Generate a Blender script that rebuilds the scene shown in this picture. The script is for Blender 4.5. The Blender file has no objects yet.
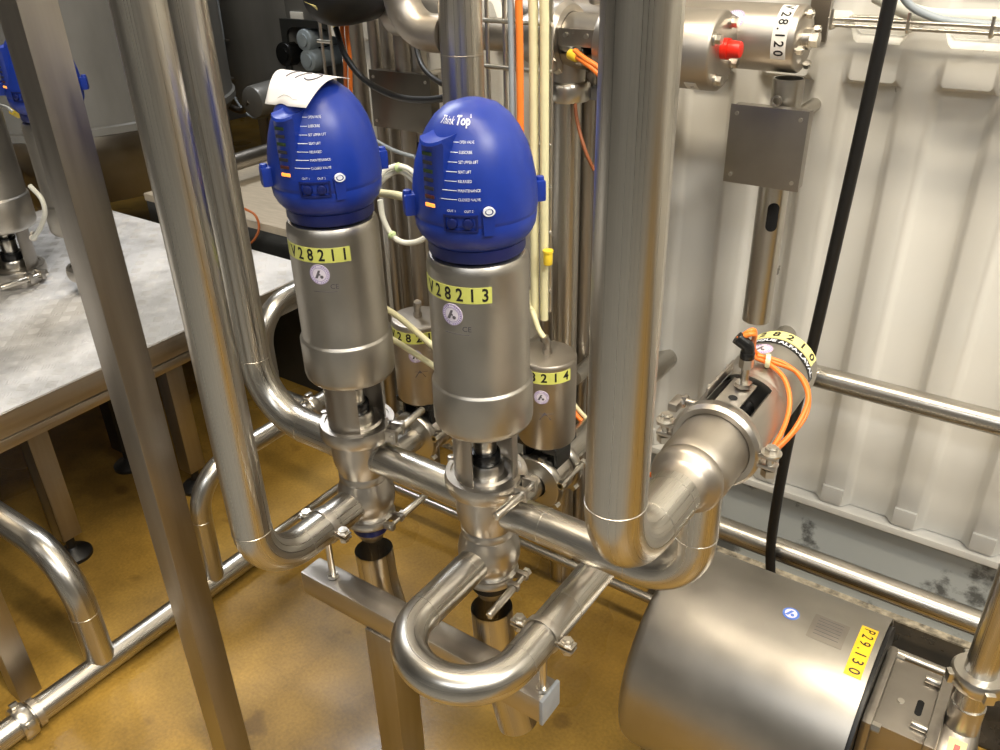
import bpy, bmesh, math, random
from mathutils import Vector as V, Matrix
PI = math.pi
random.seed(4)
S = bpy.context.scene
COL = S.collection

# ------------------------------------------------------------------ camera
CAM = V((0, 0, 1.46)); FPX = 850.0
def basis(p, r, y):
    cy, sy, cp, sp = math.cos(y), math.sin(y), math.cos(p), math.sin(p)
    f = V((-sy*cp, cy*cp, -sp)); rt = V((cy, sy, 0)); dn = f.cross(rt)
    return math.cos(r)*rt + math.sin(r)*dn, -math.sin(r)*rt + math.cos(r)*dn, f
RT, DN, FW = basis(math.radians(29.5), math.radians(1.6), math.radians(35.5))
cd = bpy.data.cameras.new('camera'); cam = bpy.data.objects.new('camera', cd); COL.objects.link(cam)
m3 = Matrix((RT, -DN, -FW)).transposed()
cam.matrix_world = Matrix.Translation(CAM) @ m3.to_4x4()
cd.sensor_width = 36; cd.lens = 36*FPX/1000; cd.clip_start = 0.02
S.camera = cam
def at(px, py, axis, val):                       # point seen at a pixel on the plane x / y / z = val
    d = RT*((px-500)/FPX) + DN*((py-375)/FPX) + FW
    i = 'xyz'.index(axis)
    return CAM + d*((val-CAM[i])/d[i])

# ------------------------------------------------------------------ light
w = bpy.data.worlds.new('world'); S.world = w; w.use_nodes = True
w.node_tree.nodes['Background'].inputs[0].default_value = (1.0, 0.93, 0.83, 1)
w.node_tree.nodes['Background'].inputs[1].default_value = 0.10
S.view_settings.view_transform = 'Standard'; S.view_settings.look = 'None'
S.view_settings.gamma = 1; S.view_settings.exposure = 0.06; S.view_settings.use_curve_mapping = False
def area(name, loc, tgt, sx, sy, power, col):
    l = bpy.data.lights.new(name, 'AREA'); l.shape = 'RECTANGLE'; l.size = sx; l.size_y = sy
    l.energy = power; l.color = col
    o = bpy.data.objects.new(name, l); COL.objects.link(o); o.location = loc
    o.rotation_euler = (V(tgt)-V(loc)).to_track_quat('-Z', 'Y').to_euler()
    return o
WARM = (1.0, 0.87, 0.68); NEUT = (1.0, 0.95, 0.86); COOL = (0.95, 0.97, 1.0)
area('ceiling_strip_light', (-0.3, 0.35, 3.5), (-0.3, 0.45, 0), 2.4, 0.22, 100, WARM)
area('ceiling_strip_light', (1.7, 0.1, 3.4), (0.3, 1.2, 0.4), 1.6, 0.25, 108, NEUT)
area('ceiling_strip_light', (-3.3, 2.2, 3.5), (-2.5, 1.2, 0), 2.4, 0.22, 140, COOL)
area('ceiling_strip_light', (0.4, -2.2, 3.5), (0.2, -1.2, 0), 2.4, 0.22, 45, COOL)

# ------------------------------------------------------------------ materials
def nt(name):
    m = bpy.data.materials.new(name); m.use_nodes = True
    t = m.node_tree; return m, t, t.nodes['Principled BSDF']
def noise_col(t, scale, c0, c1, p0=0.35, p1=0.65, stretch=(1, 1, 1), detail=4, rough=0.55, uv=False):
    tc = t.nodes.new('ShaderNodeTexCoord'); mp = t.nodes.new('ShaderNodeMapping')
    mp.inputs['Scale'].default_value = stretch
    n = t.nodes.new('ShaderNodeTexNoise'); n.inputs['Scale'].default_value = scale
    n.inputs['Detail'].default_value = detail; n.inputs['Roughness'].default_value = rough
    r = t.nodes.new('ShaderNodeValToRGB')
    r.color_ramp.elements[0].position = p0; r.color_ramp.elements[1].position = p1
    r.color_ramp.elements[0].color = (*c0, 1); r.color_ramp.elements[1].color = (*c1, 1)
    t.links.new(tc.outputs['UV' if uv else 'Object'], mp.inputs[0]); t.links.new(mp.outputs[0], n.inputs[0])
    t.links.new(n.outputs[0], r.inputs[0])
    return n, r
def mat(name, col, rough=0.5, metal=0.0, var=0.0, scale=30, bump=0.0, stretch=(1, 1, 1), rvar=0.0, emit=None, spec=None, coat=0, uv=False):
    m, t, b = nt(name)
    b.inputs['Base Color'].default_value = (*col, 1)
    b.inputs['Roughness'].default_value = rough; b.inputs['Metallic'].default_value = metal
    if spec is not None: b.inputs['Specular IOR Level'].default_value = spec
    if coat: b.inputs['Coat Weight'].default_value = coat; b.inputs['Coat Roughness'].default_value = .1
    if var or rvar or bump:
        n, r = noise_col(t, scale, [c*(1-var) for c in col], [min(1, c*(1+var)) for c in col],   .3, .7, stretch, uv=uv)
        if var: t.links.new(r.outputs[0], b.inputs['Base Color'])
        if rvar:
            mr = t.nodes.new('ShaderNodeMapRange'); mr.inputs[1].default_value = .3; mr.inputs[2].default_value = .7
            mr.inputs[3].default_value = max(.02, rough-rvar); mr.inputs[4].default_value = rough+rvar
            t.links.new(n.outputs[0], mr.inputs[0]); t.links.new(mr.outputs[0], b.inputs['Roughness'])
        if bump:
            bp = t.nodes.new('ShaderNodeBump'); bp.inputs['Strength'].default_value = bump; bp.inputs['Distance'].default_value = .002
            t.links.new(n.outputs[0], bp.inputs['Height']); t.links.new(bp.outputs[0], b.inputs['Normal'])
    if emit:
        b.inputs['Emission Color'].default_value = (*emit[0], 1); b.inputs['Emission Strength'].default_value = emit[1]
    return m
STEEL = (.52, .495, .445)
M = {}
M['pipe'] = mat('brushed_pipe_steel', STEEL, .30, 1, .07, 1, 0, (110, .5, 1), .05, uv=True)
M['pipe_x'] = M['pipe_y'] = M['pipe_z'] = M['pipe']
M['blast'] = mat('bead_blasted_steel', (.45, .425, .38), .40, 1, .07, 14, 0, (1, 1, 1), .05)
M['blast_tan'] = mat('bead_blasted_steel_tan', (.45, .41, .355), .42, 1, .08, 14, 0, (1, 1, 1), .05)
M['cast'] = mat('polished_cast_steel', (.52, .488, .44), .34, 1, .08, 22, .03, (1, 1, 1), .06)
M['profile'] = mat('square_tube_steel', (.36, .33, .29), .38, 1, .10, 60, .02, (1, 1, .05), .06)
M['profile_x'] = mat('square_tube_steel_x', (.46, .43, .39), .34, 1, .10, 60, .02, (.05, 1, 1), .06)
M['profile_y'] = mat('square_tube_steel_y', (.46, .41, .34), .36, 1, .10, 60, .02, (1, .05, 1), .06)
M['bright'] = mat('bright_bolt_steel', (.62, .59, .53), .28, 1)
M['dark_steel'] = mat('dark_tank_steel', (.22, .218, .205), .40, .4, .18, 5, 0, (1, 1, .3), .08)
M['plate'] = mat('gloss_plate_steel', (.38, .35, .31), .34, 1, .1, 12, 0, (1, 1, 1), .05)
M['plate_dark_refl'] = mat('dark_reflection_plate_steel', (.17, .155, .13), .38, 1, .1, 12, 0, (1, 1, 1), .05)  # base colour darkened to stand in for dark reflections
M['blue'] = mat('blue_plastic', (.006, .030, .27), .38, 0, .06, 60, .02)
M['blue_dark'] = mat('dark_blue_plastic', (.003, .010, .10), .4, 0, .06, 60)
M['blue_light'] = mat('blue_cover_plastic', (.02, .06, .45), .35, 0, .05, 40)
M['black'] = mat('black_rubber', (.006, .006, .006), .45, 0, .1, 40, 0)
M['black_gloss'] = mat('black_plastic', (.008, .008, .008), .25, 0, .1, 40, 0)
M['white_ink'] = mat('white_print', (.75, .78, .85), .5, 0, .02, 40)
M['black_ink'] = mat('black_print', (.01, .01, .01), .5, 0, .02, 40)
M['tag'] = mat('yellow_green_tag', (.66, .68, .16), .4, 0, .05, 50)
M['tag_orange'] = mat('amber_tag', (.85, .52, .02), .4, 0, .05, 50)
M['tag_pale'] = mat('pale_yellow_tag', (.80, .72, .28), .4, 0, .05, 50)
M['tag_white'] = mat('white_tag', (.80, .79, .74), .45, 0, .03, 50)
M['lilac'] = mat('lilac_print', (.30, .22, .48), .5, 0, .05, 60)
M['sticker'] = mat('pale_sticker', (.76, .71, .80), .4, 0, .03, 50)
M['pink'] = mat('pink_sticker', (.80, .62, .66), .4, 0, .03, 50)
M['sticker_blue'] = mat('blue_sticker', (.10, .20, .62), .4, 0, .03, 50)
M['paper'] = mat('white_paper', (.70, .69, .68), .7, 0, .02, 20)
M['ink_grey'] = mat('grey_ink', (.12, .11, .13), .6, 0, .02, 20)
M['orange'] = mat('orange_cable', (.90, .22, .03), .42, 0, .06, 40)
M['orange_dark'] = mat('dull_orange_cable', (.42, .11, .02), .45, 0, .06, 40)
M['cream'] = mat('cream_hose', (.72, .68, .42), .35, 0, .05, 30)
M['white_hose'] = mat('white_hose', (.70, .70, .62), .35, 0, .05, 30)
M['yellow'] = mat('yellow_plastic', (.85, .62, .04), .4, 0, .05, 40)
M['green_tie'] = mat('pale_green_tie', (.52, .66, .34), .4, 0, .05, 40)
M['red'] = mat('red_plastic', (.75, .025, .012), .3, 0, .05, 40)
M['grey_cap'] = mat('grey_plastic_cap', (.32, .34, .36), .45, 0, .05, 40)
M['grey_cable'] = mat('grey_cable', (.33, .37, .40), .4, 0, .05, 40)
M['grey_blue'] = mat('pale_grey_knob', (.30, .35, .38), .35, 0, .05, 40)
M['led_off'] = mat('dark_indicator', (.03, .03, .04), .2, 0, .05, 40)
M['led_green'] = mat('dim_green_indicator', (.025, .045, .02), .2, 0, .05, 40)
M['led_red'] = mat('dim_red_indicator', (.07, .022, .02), .2, 0, .05, 40)
M['led_on'] = mat('lit_amber_indicator', (.9, .3, .05), .3, 0, 0, emit=((1.0, .33, .05), 1.3))
M['hole'] = mat('dark_opening', (.004, .004, .004), .9)
M['copper'] = mat('copper_wire', (.30, .10, .04), .5, 0, .1, 40)
M['floor_neutral'] = mat('grey_reflection_floor', (.22, .215, .20), .45, 0, .2, 6, .1)  # for the added unseen floor that keeps pipe reflections neutral
M['planks'] = mat('beige_step', (.42, .36, .27), .55, 0, .12, 18, .1, (1, 6, 1))
M['dark_gap'] = mat('dark_grey_riser', (.05, .052, .05), .4, .5, .15, 10)

def floor_material():
    m, t, b = nt('ochre_epoxy_floor')
    n1, r1 = noise_col(t, 2.2, (.14, .080, .015), (.45, .270, .052), .32, .66, (1, 1, 1), 6, .6)
    n2, r2 = noise_col(t, 140, (.82, .82, .82), (1.1, 1.1, 1.1), .3, .7)
    mx = t.nodes.new('ShaderNodeMixRGB'); mx.blend_type = 'MULTIPLY'; mx.inputs[0].default_value = 1
    t.links.new(r1.outputs[0], mx.inputs[1]); t.links.new(r2.outputs[0], mx.inputs[2])
    n4, r4 = noise_col(t, 9, (.35, .3, .25), (1, 1, 1), .27, .33, (1, 1, 1), 2, .4)   # dark specks and stains
    mx2 = t.nodes.new('ShaderNodeMixRGB'); mx2.blend_type = 'MULTIPLY'; mx2.inputs[0].default_value = .55
    t.links.new(mx.outputs[0], mx2.inputs[1]); t.links.new(r4.outputs[0], mx2.inputs[2])
    t.links.new(mx2.outputs[0], b.inputs['Base Color']); b.inputs['Specular IOR Level'].default_value = .32
    n3, r3 = noise_col(t, 1.7, (.27, .27, .27), (.48, .48, .48), .40, .55, (1, 1, 1), 3)
    t.links.new(r3.outputs[0], b.inputs['Roughness'])
    bp = t.nodes.new('ShaderNodeBump'); bp.inputs['Strength'].default_value = .25; bp.inputs['Distance'].default_value = .001
    t.links.new(n2.outputs[0], bp.inputs['Height']); t.links.new(bp.outputs[0], b.inputs['Normal'])
    return m
def wall_material():
    m, t, b = nt('cream_painted_panel')
    n1, r1 = noise_col(t, 3, (.64, .625, .575), (.74, .725, .67), .35, .65, (1, 1, .4))
    n2, r2 = noise_col(t, 26, (.30, .28, .25), (1, 1, 1), .235, .26, (1, 1, .8), 3, .5)
    mx = t.nodes.new('ShaderNodeMixRGB'); mx.blend_type = 'MULTIPLY'; mx.inputs[0].default_value = .8
    t.links.new(r1.outputs[0], mx.inputs[1]); t.links.new(r2.outputs[0], mx.inputs[2])
    t.links.new(mx.outputs[0], b.inputs['Base Color']); b.inputs['Roughness'].default_value = .42
    return m
def curb_material():
    m, t, b = nt('worn_grey_curb_paint')
    n1, r1 = noise_col(t, 7, (.12, .125, .12), (.46, .49, .48), .35, .42, (1, 1, 1), 6, .65)
    t.links.new(r1.outputs[0], b.inputs['Base Color']); b.inputs['Roughness'].default_value = .55
    return m
def tread_material():
    m, t, b = nt('aluminium_tread_plate')
    n1, r1 = noise_col(t, 3.5, (.52, .51, .49), (.80, .79, .78), .36, .58, (1, 1, 1), 6, .65)
    t.links.new(r1.outputs[0], b.inputs['Base Color'])
    n2, r2 = noise_col(t, 3.5, (.5, .5, .5), (.05, .05, .05), .36, .58, (1, 1, 1), 6, .65)
    t.links.new(r2.outputs[0], b.inputs['Metallic']); b.inputs['Roughness'].default_value = .42
    return m
M['floor'] = floor_material(); M['wall'] = wall_material(); M['curb'] = curb_material(); M['tread'] = tread_material()
M['grout'] = mat('crumbling_grout', (.30, .26, .19), .8, 0, .7, 60, .5)
M['dark_strip'] = mat('dark_brown_floor', (.035, .026, .016), .3, 0, .5, 9, 0, (1, 1, 1), .12)  # mottled dark brown for the strip beside the curb
M['shell'] = mat('pale_room_wall', (.42, .41, .385), .6, 0, .1, 2)
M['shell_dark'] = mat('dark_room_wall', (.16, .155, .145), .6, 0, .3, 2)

# ------------------------------------------------------------------ geometry helpers
def ortho(a):
    a = a.normalized(); h = V((0, 0, 1)) if abs(a.z) < .9 else V((1, 0, 0))
    e1 = h.cross(a).normalized(); return e1, a.cross(e1)
def fillet(pts, rad, n=10):
    pts = [V(p) for p in pts]; rads = rad if isinstance(rad, (list, tuple)) else [rad]*(len(pts)-2)
    out = [pts[0]]
    for i in range(1, len(pts)-1):
        a, b, c = pts[i-1], pts[i], pts[i+1]; u = (a-b).normalized(); v = (c-b).normalized()
        ang = u.angle(v)
        if ang > PI-.01: out.append(b); continue
        d = min(rads[i-1]/math.tan(ang/2), (a-b).length*.98, (c-b).length*.98); r = d*math.tan(ang/2)
        ctr = b+(u+v).normalized()*(r/math.sin(ang/2)); s = b+u*d-ctr; e = b+v*d-ctr
        tot = s.angle(e); ax = s.cross(e).normalized()
        for k in range(n+1): out.append(ctr+Matrix.Rotation(tot*k/n, 3, ax) @ s)
    out.append(pts[-1]); return out
def smooth(pts, n=8):
    p = [V(q) for q in pts]; p = [p[0]*2-p[1]]+p+[p[-1]*2-p[-2]]; out = []
    for i in range(1, len(p)-2):
        for k in range(n):
            t = k/n; a, b, c, d = p[i-1:i+3]
            out.append(.5*((2*b)+(c-a)*t+(2*a-5*b+4*c-d)*t*t+(3*b-a-3*c+d)*t**3))
    out.append(p[-2]); return out
def cylmap(o, a, e1, e2, r):
    o, a, e1, e2 = V(o), V(a), V(e1), V(e2)
    return lambda u, v, h=0: o+a*v+(e1*math.cos(u/r)+e2*math.sin(u/r))*(r+h)
def planemap(o, eu, ev):
    o, eu, ev = V(o), V(eu).normalized(), V(ev).normalized(); n = eu.cross(ev)
    return lambda u, v, h=0: o+eu*u+ev*v+n*h
class G:
    def __init__(s): s.bm = bmesh.new(); s.uv = s.bm.loops.layers.uv.new('uv')
    def face(s, vs, mi=0):
        try: f = s.bm.faces.new(vs); f.material_index = mi; f.smooth = True; return f
        except ValueError: return None
    def box(s, c, size, bev=.0, rot=None, mi=0):
        b = bmesh.new(); bmesh.ops.create_cube(b, size=1)
        for v in b.verts: v.co = V((v.co.x*size[0], v.co.y*size[1], v.co.z*size[2]))
        if bev: bmesh.ops.bevel(b, geom=b.edges[:], offset=bev, segments=2, profile=.7, affect='EDGES')
        R = (rot.to_3x3() if rot else Matrix.Identity(3)); mp = {}
        for v in b.verts: mp[v] = s.bm.verts.new(V(c)+R @ v.co)
        for f in b.faces: s.face([mp[v] for v in f.verts], mi)
        b.free(); return s
    def lathe(s, prof, o, a=(0, 0, 1), seg=40, a0=0.0, a1=2*PI, mi=0, ref=None, close=False):
        o = V(o); a = V(a).normalized()
        if ref: e1 = (V(ref)-a*a.dot(V(ref))).normalized(); e2 = a.cross(e1)
        else: e1, e2 = ortho(a)
        full = abs(a1-a0) > 2*PI-1e-4; n = seg if full else seg+1; rings = []
        for r, t in prof:
            if r < 1e-6 and full: rings.append([s.bm.verts.new(o+a*t)]); continue
            rings.append([s.bm.verts.new(o+a*t+(e1*math.cos(a0+(a1-a0)*k/seg)+e2*math.sin(a0+(a1-a0)*k/seg))*r) for k in range(n)])
        if close: rings.append(rings[0])
        for p, q in zip(rings, rings[1:]):
            for k in range(seg):
                k2 = (k+1) % n if full else k+1
                if len(p) == 1 and len(q) == 1: continue
                if len(p) == 1: s.face([p[0], q[k], q[k2]][::-1], mi)
                elif len(q) == 1: s.face([p[k], p[k2], q[0]], mi)
                else: s.face([p[k], p[k2], q[k2], q[k]], mi)
        if not full and close:
            for k in (0, n-1): s.face([r[k] for r in rings[:-1]], mi)
        return s
    def cyl(s, p0, p1, r, r1=None, seg=28, bev=0.0, mi=0):
        p0, p1 = V(p0), V(p1); L = (p1-p0).length; r1 = r if r1 is None else r1
        if bev: pr = [(0, 0), (r-bev, 0), (r-bev*.3, bev*.3), (r, bev), (r1, L-bev), (r1-bev*.3, L-bev*.3), (r1-bev, L), (0, L)]
        else: pr = [(0, 0), (r, 0), (r1, L), (0, L)]
        return s.lathe(pr, p0, p1-p0, seg, mi=mi)
    def nut(s, p0, p1, r, mi=0): return s.cyl(p0, p1, r, seg=6, mi=mi)
    def tube(s, pts, r, seg=24, mi=0, caps=True, inner=None):
        pts = [V(p) for p in pts]; pts = [p for i, p in enumerate(pts) if i == 0 or (p-pts[i-1]).length > 1e-5]
        T = []
        for i in range(len(pts)):
            a = pts[max(i-1, 0)]; b = pts[min(i+1, len(pts)-1)]; T.append((b-a).normalized())
        e1, _ = ortho(T[0]); rings = []
        for i, p in enumerate(pts):
            e1 = (e1-T[i]*e1.dot(T[i])).normalized(); e2 = T[i].cross(e1)
            rings.append([s.bm.verts.new(p+(e1*math.cos(2*PI*k/seg)+e2*math.sin(2*PI*k/seg))*r) for k in range(seg)])
        d = 0.0
        for i, (p, q) in enumerate(zip(rings, rings[1:])):
            d1 = d+(pts[i+1]-pts[i]).length
            for k in range(seg):
                f = s.face([p[k], p[(k+1) % seg], q[(k+1) % seg], q[k]], mi)
                if f:
                    for l, uv in zip(f.loops, ((k/seg, d), ((k+1)/seg, d), ((k+1)/seg, d1), (k/seg, d1))): l[s.uv].uv = uv
            d = d1
        if caps: s.face(rings[0][::-1], mi); s.face(rings[-1], mi)
        return s
    def bead(s, p, a, r, w=.0016, h=.0007, mi=0):          # a weld seam round a pipe
        return s.lathe([(r-.0005, -w), (r+h*.8, -w*.6), (r+h, 0), (r+h*.8, w*.6), (r-.0005, w)], p, a, 36, mi=mi)
    def prism(s, poly, fn, d, mi=0):                       # polygon (u, v) through fn, thickness d
        lo = [s.bm.verts.new(fn(u, v, 0)) for u, v in poly]; hi = [s.bm.verts.new(fn(u, v, d)) for u, v in poly]
        s.face(lo[::-1], mi); s.face(hi, mi); n = len(poly)
        for i in range(n): s.face([lo[i], lo[(i+1) % n], hi[(i+1) % n], hi[i]], mi)
        return s
    def patch(s, fn, u0, u1, v0, v1, h0=0.0, h1=.0006, nu=16, nv=2, mi=0):
        g = [[[s.bm.verts.new(fn(u0+(u1-u0)*i/nu, v0+(v1-v0)*j/nv, h)) for j in range(nv+1)] for i in range(nu+1)] for h in (h0, h1)]
        for i in range(nu):
            for j in range(nv): s.face([g[1][i][j], g[1][i+1][j], g[1][i+1][j+1], g[1][i][j+1]], mi)
        for i in range(nu):
            s.face([g[0][i][0], g[0][i+1][0], g[1][i+1][0], g[1][i][0]], mi); s.face([g[0][i][nv], g[1][i][nv], g[1][i+1][nv], g[0][i+1][nv]], mi)
        for j in range(nv):
            s.face([g[0][0][j], g[1][0][j], g[1][0][j+1], g[0][0][j+1]], mi); s.face([g[0][nu][j], g[0][nu][j+1], g[1][nu][j+1], g[1][nu][j]], mi)
        return s
    def disc(s, fn, u, v, r, h0=0.0, h1=.0006, r0=0.0, mi=0, n=28, sx=1.0):
        rr = [r0+(r-r0)*k/3 for k in range(4)]; prev = None
        for q in rr:
            ring = [s.bm.verts.new(fn(u+q*sx*math.cos(2*PI*k/n), v+q*math.sin(2*PI*k/n), h1)) for k in range(n)] if q > 1e-7 else [s.bm.verts.new(fn(u, v, h1))]
            if prev:
                for k in range(n):
                    if len(prev) == 1: s.face([prev[0], ring[k], ring[(k+1) % n]], mi)
                    else: s.face([prev[k], ring[k], ring[(k+1) % n], prev[(k+1) % n]], mi)
            prev = ring
        low = [s.bm.verts.new(fn(u+r*sx*math.cos(2*PI*k/n), v+r*math.sin(2*PI*k/n), h0)) for k in range(n)]
        for k in range(n): s.face([low[k], low[(k+1) % n], prev[(k+1) % n], prev[k]], mi)
        return s
    def text(s, txt, size, fn, u=0, v=0, h=.001, mi=1, align='CENTER', sx=1.0, spacing=1.0, bold=0.0):
        c = bpy.data.curves.new('t', 'FONT'); c.body = txt; c.size = size; c.align_x = align; c.align_y = 'CENTER'
        c.space_character = spacing; c.resolution_u = 3; c.offset = bold
        o = bpy.data.objects.new('t', c); COL.objects.link(o); bpy.context.view_layer.update()
        dg = bpy.context.evaluated_depsgraph_get(); me = bpy.data.meshes.new_from_object(o.evaluated_get(dg))
        vs = [s.bm.verts.new(fn(u+q.co.x*sx, v+q.co.y, h)) for q in me.vertices]
        for p in me.polygons: s.face([vs[i] for i in p.vertices], mi)
        bpy.data.objects.remove(o); bpy.data.curves.remove(c); bpy.data.meshes.remove(me)
        return s
    def build(s, name, mats, parent=None, loc=None, sharp=38):
        mats = mats if isinstance(mats, (list, tuple)) else [mats]
        me = bpy.data.meshes.new(name)
        if parent is not None:
            p = parent; base = V((0, 0, 0))
            while p is not None: base = base+p.location; p = p.parent
        elif loc is not None: base = V(loc)
        else:
            xs = [v.co for v in s.bm.verts]
            base = V((sum(v.x for v in xs)/len(xs), sum(v.y for v in xs)/len(xs), min(v.z for v in xs)))
        for v in s.bm.verts: v.co -= base
        bmesh.ops.recalc_face_normals(s.bm, faces=s.bm.faces[:])
        s.bm.to_mesh(me); s.bm.free()
        for mm in mats: me.materials.append(M[mm] if isinstance(mm, str) else mm)
        me.set_sharp_from_angle(angle=math.radians(sharp))
        o = bpy.data.objects.new(name, me); COL.objects.link(o)
        if parent is not None: o.parent = parent
        else: o.location = base
        return o
def tag(o, label, cat, group=None, kind=None):
    if label: o['label'] = label
    if cat: o['category'] = cat
    if group: o['group'] = group
    if kind: o['kind'] = kind
    return o
def thing(name, label, cat, loc, group=None):
    o = bpy.data.objects.new(name, None); COL.objects.link(o); o.location = loc; o.empty_display_size = .05
    return tag(o, label, cat, group)
def struct(g, name, m): o = g.build(name, m); o['kind'] = 'structure'; return o
X, Y, Z = V((1, 0, 0)), V((0, 1, 0)), V((0, 0, 1))
# ------------------------------------------------------------------ the room
g = G(); g.box((-.4, 2.58, -.05), (10.4, 4.84, .1)); struct(g, 'floor', 'floor')
g = G(); g.box((-.4, -2.62, -.05), (10.4, 5.56, .1)); struct(g, 'floor_unseen_grey', 'floor_neutral')  # added out of view, grey so the steel reflects less yellow
WY = 1.66
def back_wall():
    g = G()
    x0, x1 = -1.655, 3.0
    prof = []                                            # (x, depth towards the room)
    k = -10
    ridges = [-.277+.15*i for i in range(-9, 22)]
    pts = [(x0, 0)]
    for r in ridges:
        if r-.05 < x0 or r+.05 > x1: continue
        pts += [(r-.040, 0), (r-.034, .003), (r-.024, .017), (r-.018, .020), (r+.018, .020), (r+.024, .017), (r+.034, .003), (r+.040, 0)]
    pts.append((x1, 0))
    zs = [.262, 1.15]
    rows = [[g.bm.verts.new((x, WY-d, z)) for x, d in pts] for z in zs]
    # sloping step to the upper band, the ridges run a little higher
    rows.append([g.bm.verts.new((x, WY-.031, 1.160+(.042*d/.02))) for x, d in pts])
    rows.append([g.bm.verts.new((x, WY-.031, 1.222+(.036*d/.02))) for x, d in pts])
    rows.append([g.bm.verts.new((x, WY-.004-d*.5, 1.234+(.036*d/.02))) for x, d in pts])
    rows.append([g.bm.verts.new((x, WY-.004-d*.5, 1.32)) for x, d in pts])
    rows.append([g.bm.verts.new((x, WY-.030, 1.335)) for x, d in pts])
    rows.append([g.bm.verts.new((x, WY-.030, 3.6)) for x, d in pts])
    for a, b in zip(rows, rows[1:]):
        for i in range(len(pts)-1): g.face([a[i], a[i+1], b[i+1], b[i]])
    # feet of the ridges and the ledge they stand on
    for r in ridges:
        if r-.05 < x0 or r+.05 > x1: continue
        g.box((r, WY-.011, .288), (.046, .030, .04), .006)
    g.box(((x0+x1)/2, WY+.02, .2515), (x1-x0, .10, .017), .004)
    g.box(((x0+x1)/2, WY+.06, 1.9), (x1-x0, .04, 3.4))
    return g
struct(back_wall(), 'wall_back', 'wall')
g = G(); g.box((.625, WY+.04, .121), (4.75, .08, .242), .004); struct(g, 'trim_1', 'curb')
g = G(); g.box((.625, WY-.004, .004), (4.75, .03, .012), .003); struct(g, 'trim_2', 'grout')
g = G(); g.box((1.0, 1.52, .002), (3.2, .25, .006), .001); struct(g, 'floor_dark_strip', 'dark_strip')  # thin dark brown strip on the floor along the curb
g = G(); g.box((-.4, -.2, 4.0), (10.4, 10.4, .1)); struct(g, 'ceiling', 'shell')
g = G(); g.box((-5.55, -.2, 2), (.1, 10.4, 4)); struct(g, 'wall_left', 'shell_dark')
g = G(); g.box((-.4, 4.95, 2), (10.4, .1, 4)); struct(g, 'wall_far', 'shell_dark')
g = G(); g.box((4.75, -.2, 2), (.1, 10.4, 4)); struct(g, 'wall_right', 'shell')
g = G(); g.box((-.4, -5.35, 2), (10.4, .1, 4)); struct(g, 'wall_rear', 'shell')

# ------------------------------------------------------------------ process valves with blue heads
V1, V2 = V((-.852, .80, 0)), V((-.600, .80, 0))
HEAD = [(0, .180), (.013, .1795), (.030, .174), (.044, .163), (.055, .148), (.0635, .131), (.0695, .112), (.0735, .092), (.0755, .072),
        (.0757, .056), (.0750, .0525), (.0742, .051), (.0742, .0495), (.0748, .048), (.0735, .036), (.0695, .027), (.0625, .0185), (.0600, .0165), (.0585, .0165), (.0575, .0)]
def head_r(z):
    for (r0, z0), (r1, z1) in zip(HEAD, HEAD[1:]):
        if z1 <= z <= z0: return r0+(r1-r0)*((z0-z)/(z0-z1) if z0 > z1 else 0)
    return .0575
def clamp_ring(parent, o, r, wd, bolt_az, rod_az, rod_len, mt='cast', bolt_z=0):
    o = V(o); az = math.radians(bolt_az); d = V((math.cos(az), math.sin(az), 0)); tt = V((-d.y, d.x, 0))
    g = G(); rr = r
    g.lathe([(rr-.009, -wd*.5), (rr-.002, -wd*.5), (rr, -wd*.25), (rr, wd*.25), (rr-.002, wd*.5), (rr-.009, wd*.5), (rr-.009, -wd*.5)], o, Z, 44, math.radians(12), 2*PI-math.radians(12), ref=d)
    for sgn in (1, -1):
        rot = Matrix.Rotation(az, 4, 'Z')
        g.box(o+d*(rr+.004)+tt*sgn*.0135, (.022, .009, wd*.85), .002, rot)
    h = -d
    g.cyl(o+h*(rr-.001)-Z*wd*.6, o+h*(rr-.001)+Z*wd*.6, .006, bev=.001, seg=16)
    c = g.build('clamp_ring', mt, parent)
    ra = math.radians(rod_az); rd = V((math.cos(ra), math.sin(ra), 0)); b0 = o+d*(rr+.008)
    b = G(); b.cyl(b0-tt*.020, b0+tt*.020, .0042, seg=14, bev=.001)
    b.nut(b0+tt*.018, b0+tt*.025, .0075)
    b.cyl(b0, b0+rd*rod_len*.25, .0042, .0042, 14); b.cyl(b0+rd*rod_len*.22, b0+rd*rod_len, .0062, .0058, 18, .0012)
    b.build('clamp_bolt', 'bright', c)
    return c
def round_sticker(parent, fn, r=.0145, mt='sticker'):
    g = G(); g.disc(fn, 0, 0, r, 0, .0006, mi=0)
    g.disc(fn, 0, 0, r*.70, .0005, .0009, r*.66, mi=1); g.disc(fn, 0, 0, r*.97, .0005, .0009, r*.93, mi=1)
    for k in range(26):
        if k in (6, 7, 19): continue
        a = 2*PI*k/26; g.disc(fn, r*.83*math.cos(a), r*.83*math.sin(a), r*.062, .0005, .0009, mi=1, n=6)
    q = r*.42
    g.prism([(-.2*q, 1*q), (.35*q, 1*q), (-.45*q, -.9*q), (-1.1*q, -.9*q)], lambda u, v, h: fn(u, v, .0006+h), .0005, 2)
    g.prism([(-.2*q, .35*q), (.25*q, .1*q), (.25*q, -.25*q), (-.3*q, -.05*q)], lambda u, v, h: fn(u, v, .0006+h), .0005, 2)
    g.disc(fn, .55*q, -.55*q, .38*q, .0005, .0011, mi=2, n=12)
    return g.build('round_sticker', [mt, 'lilac', 'ink_grey'], parent)
MARKS = ['OPEN VALVE', 'SUBSCRIBE', 'SET UPPER LIFT', 'SEAT LIFT', 'RELEASED', 'MAINTENANCE', 'CLOSED VALVE']
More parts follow.
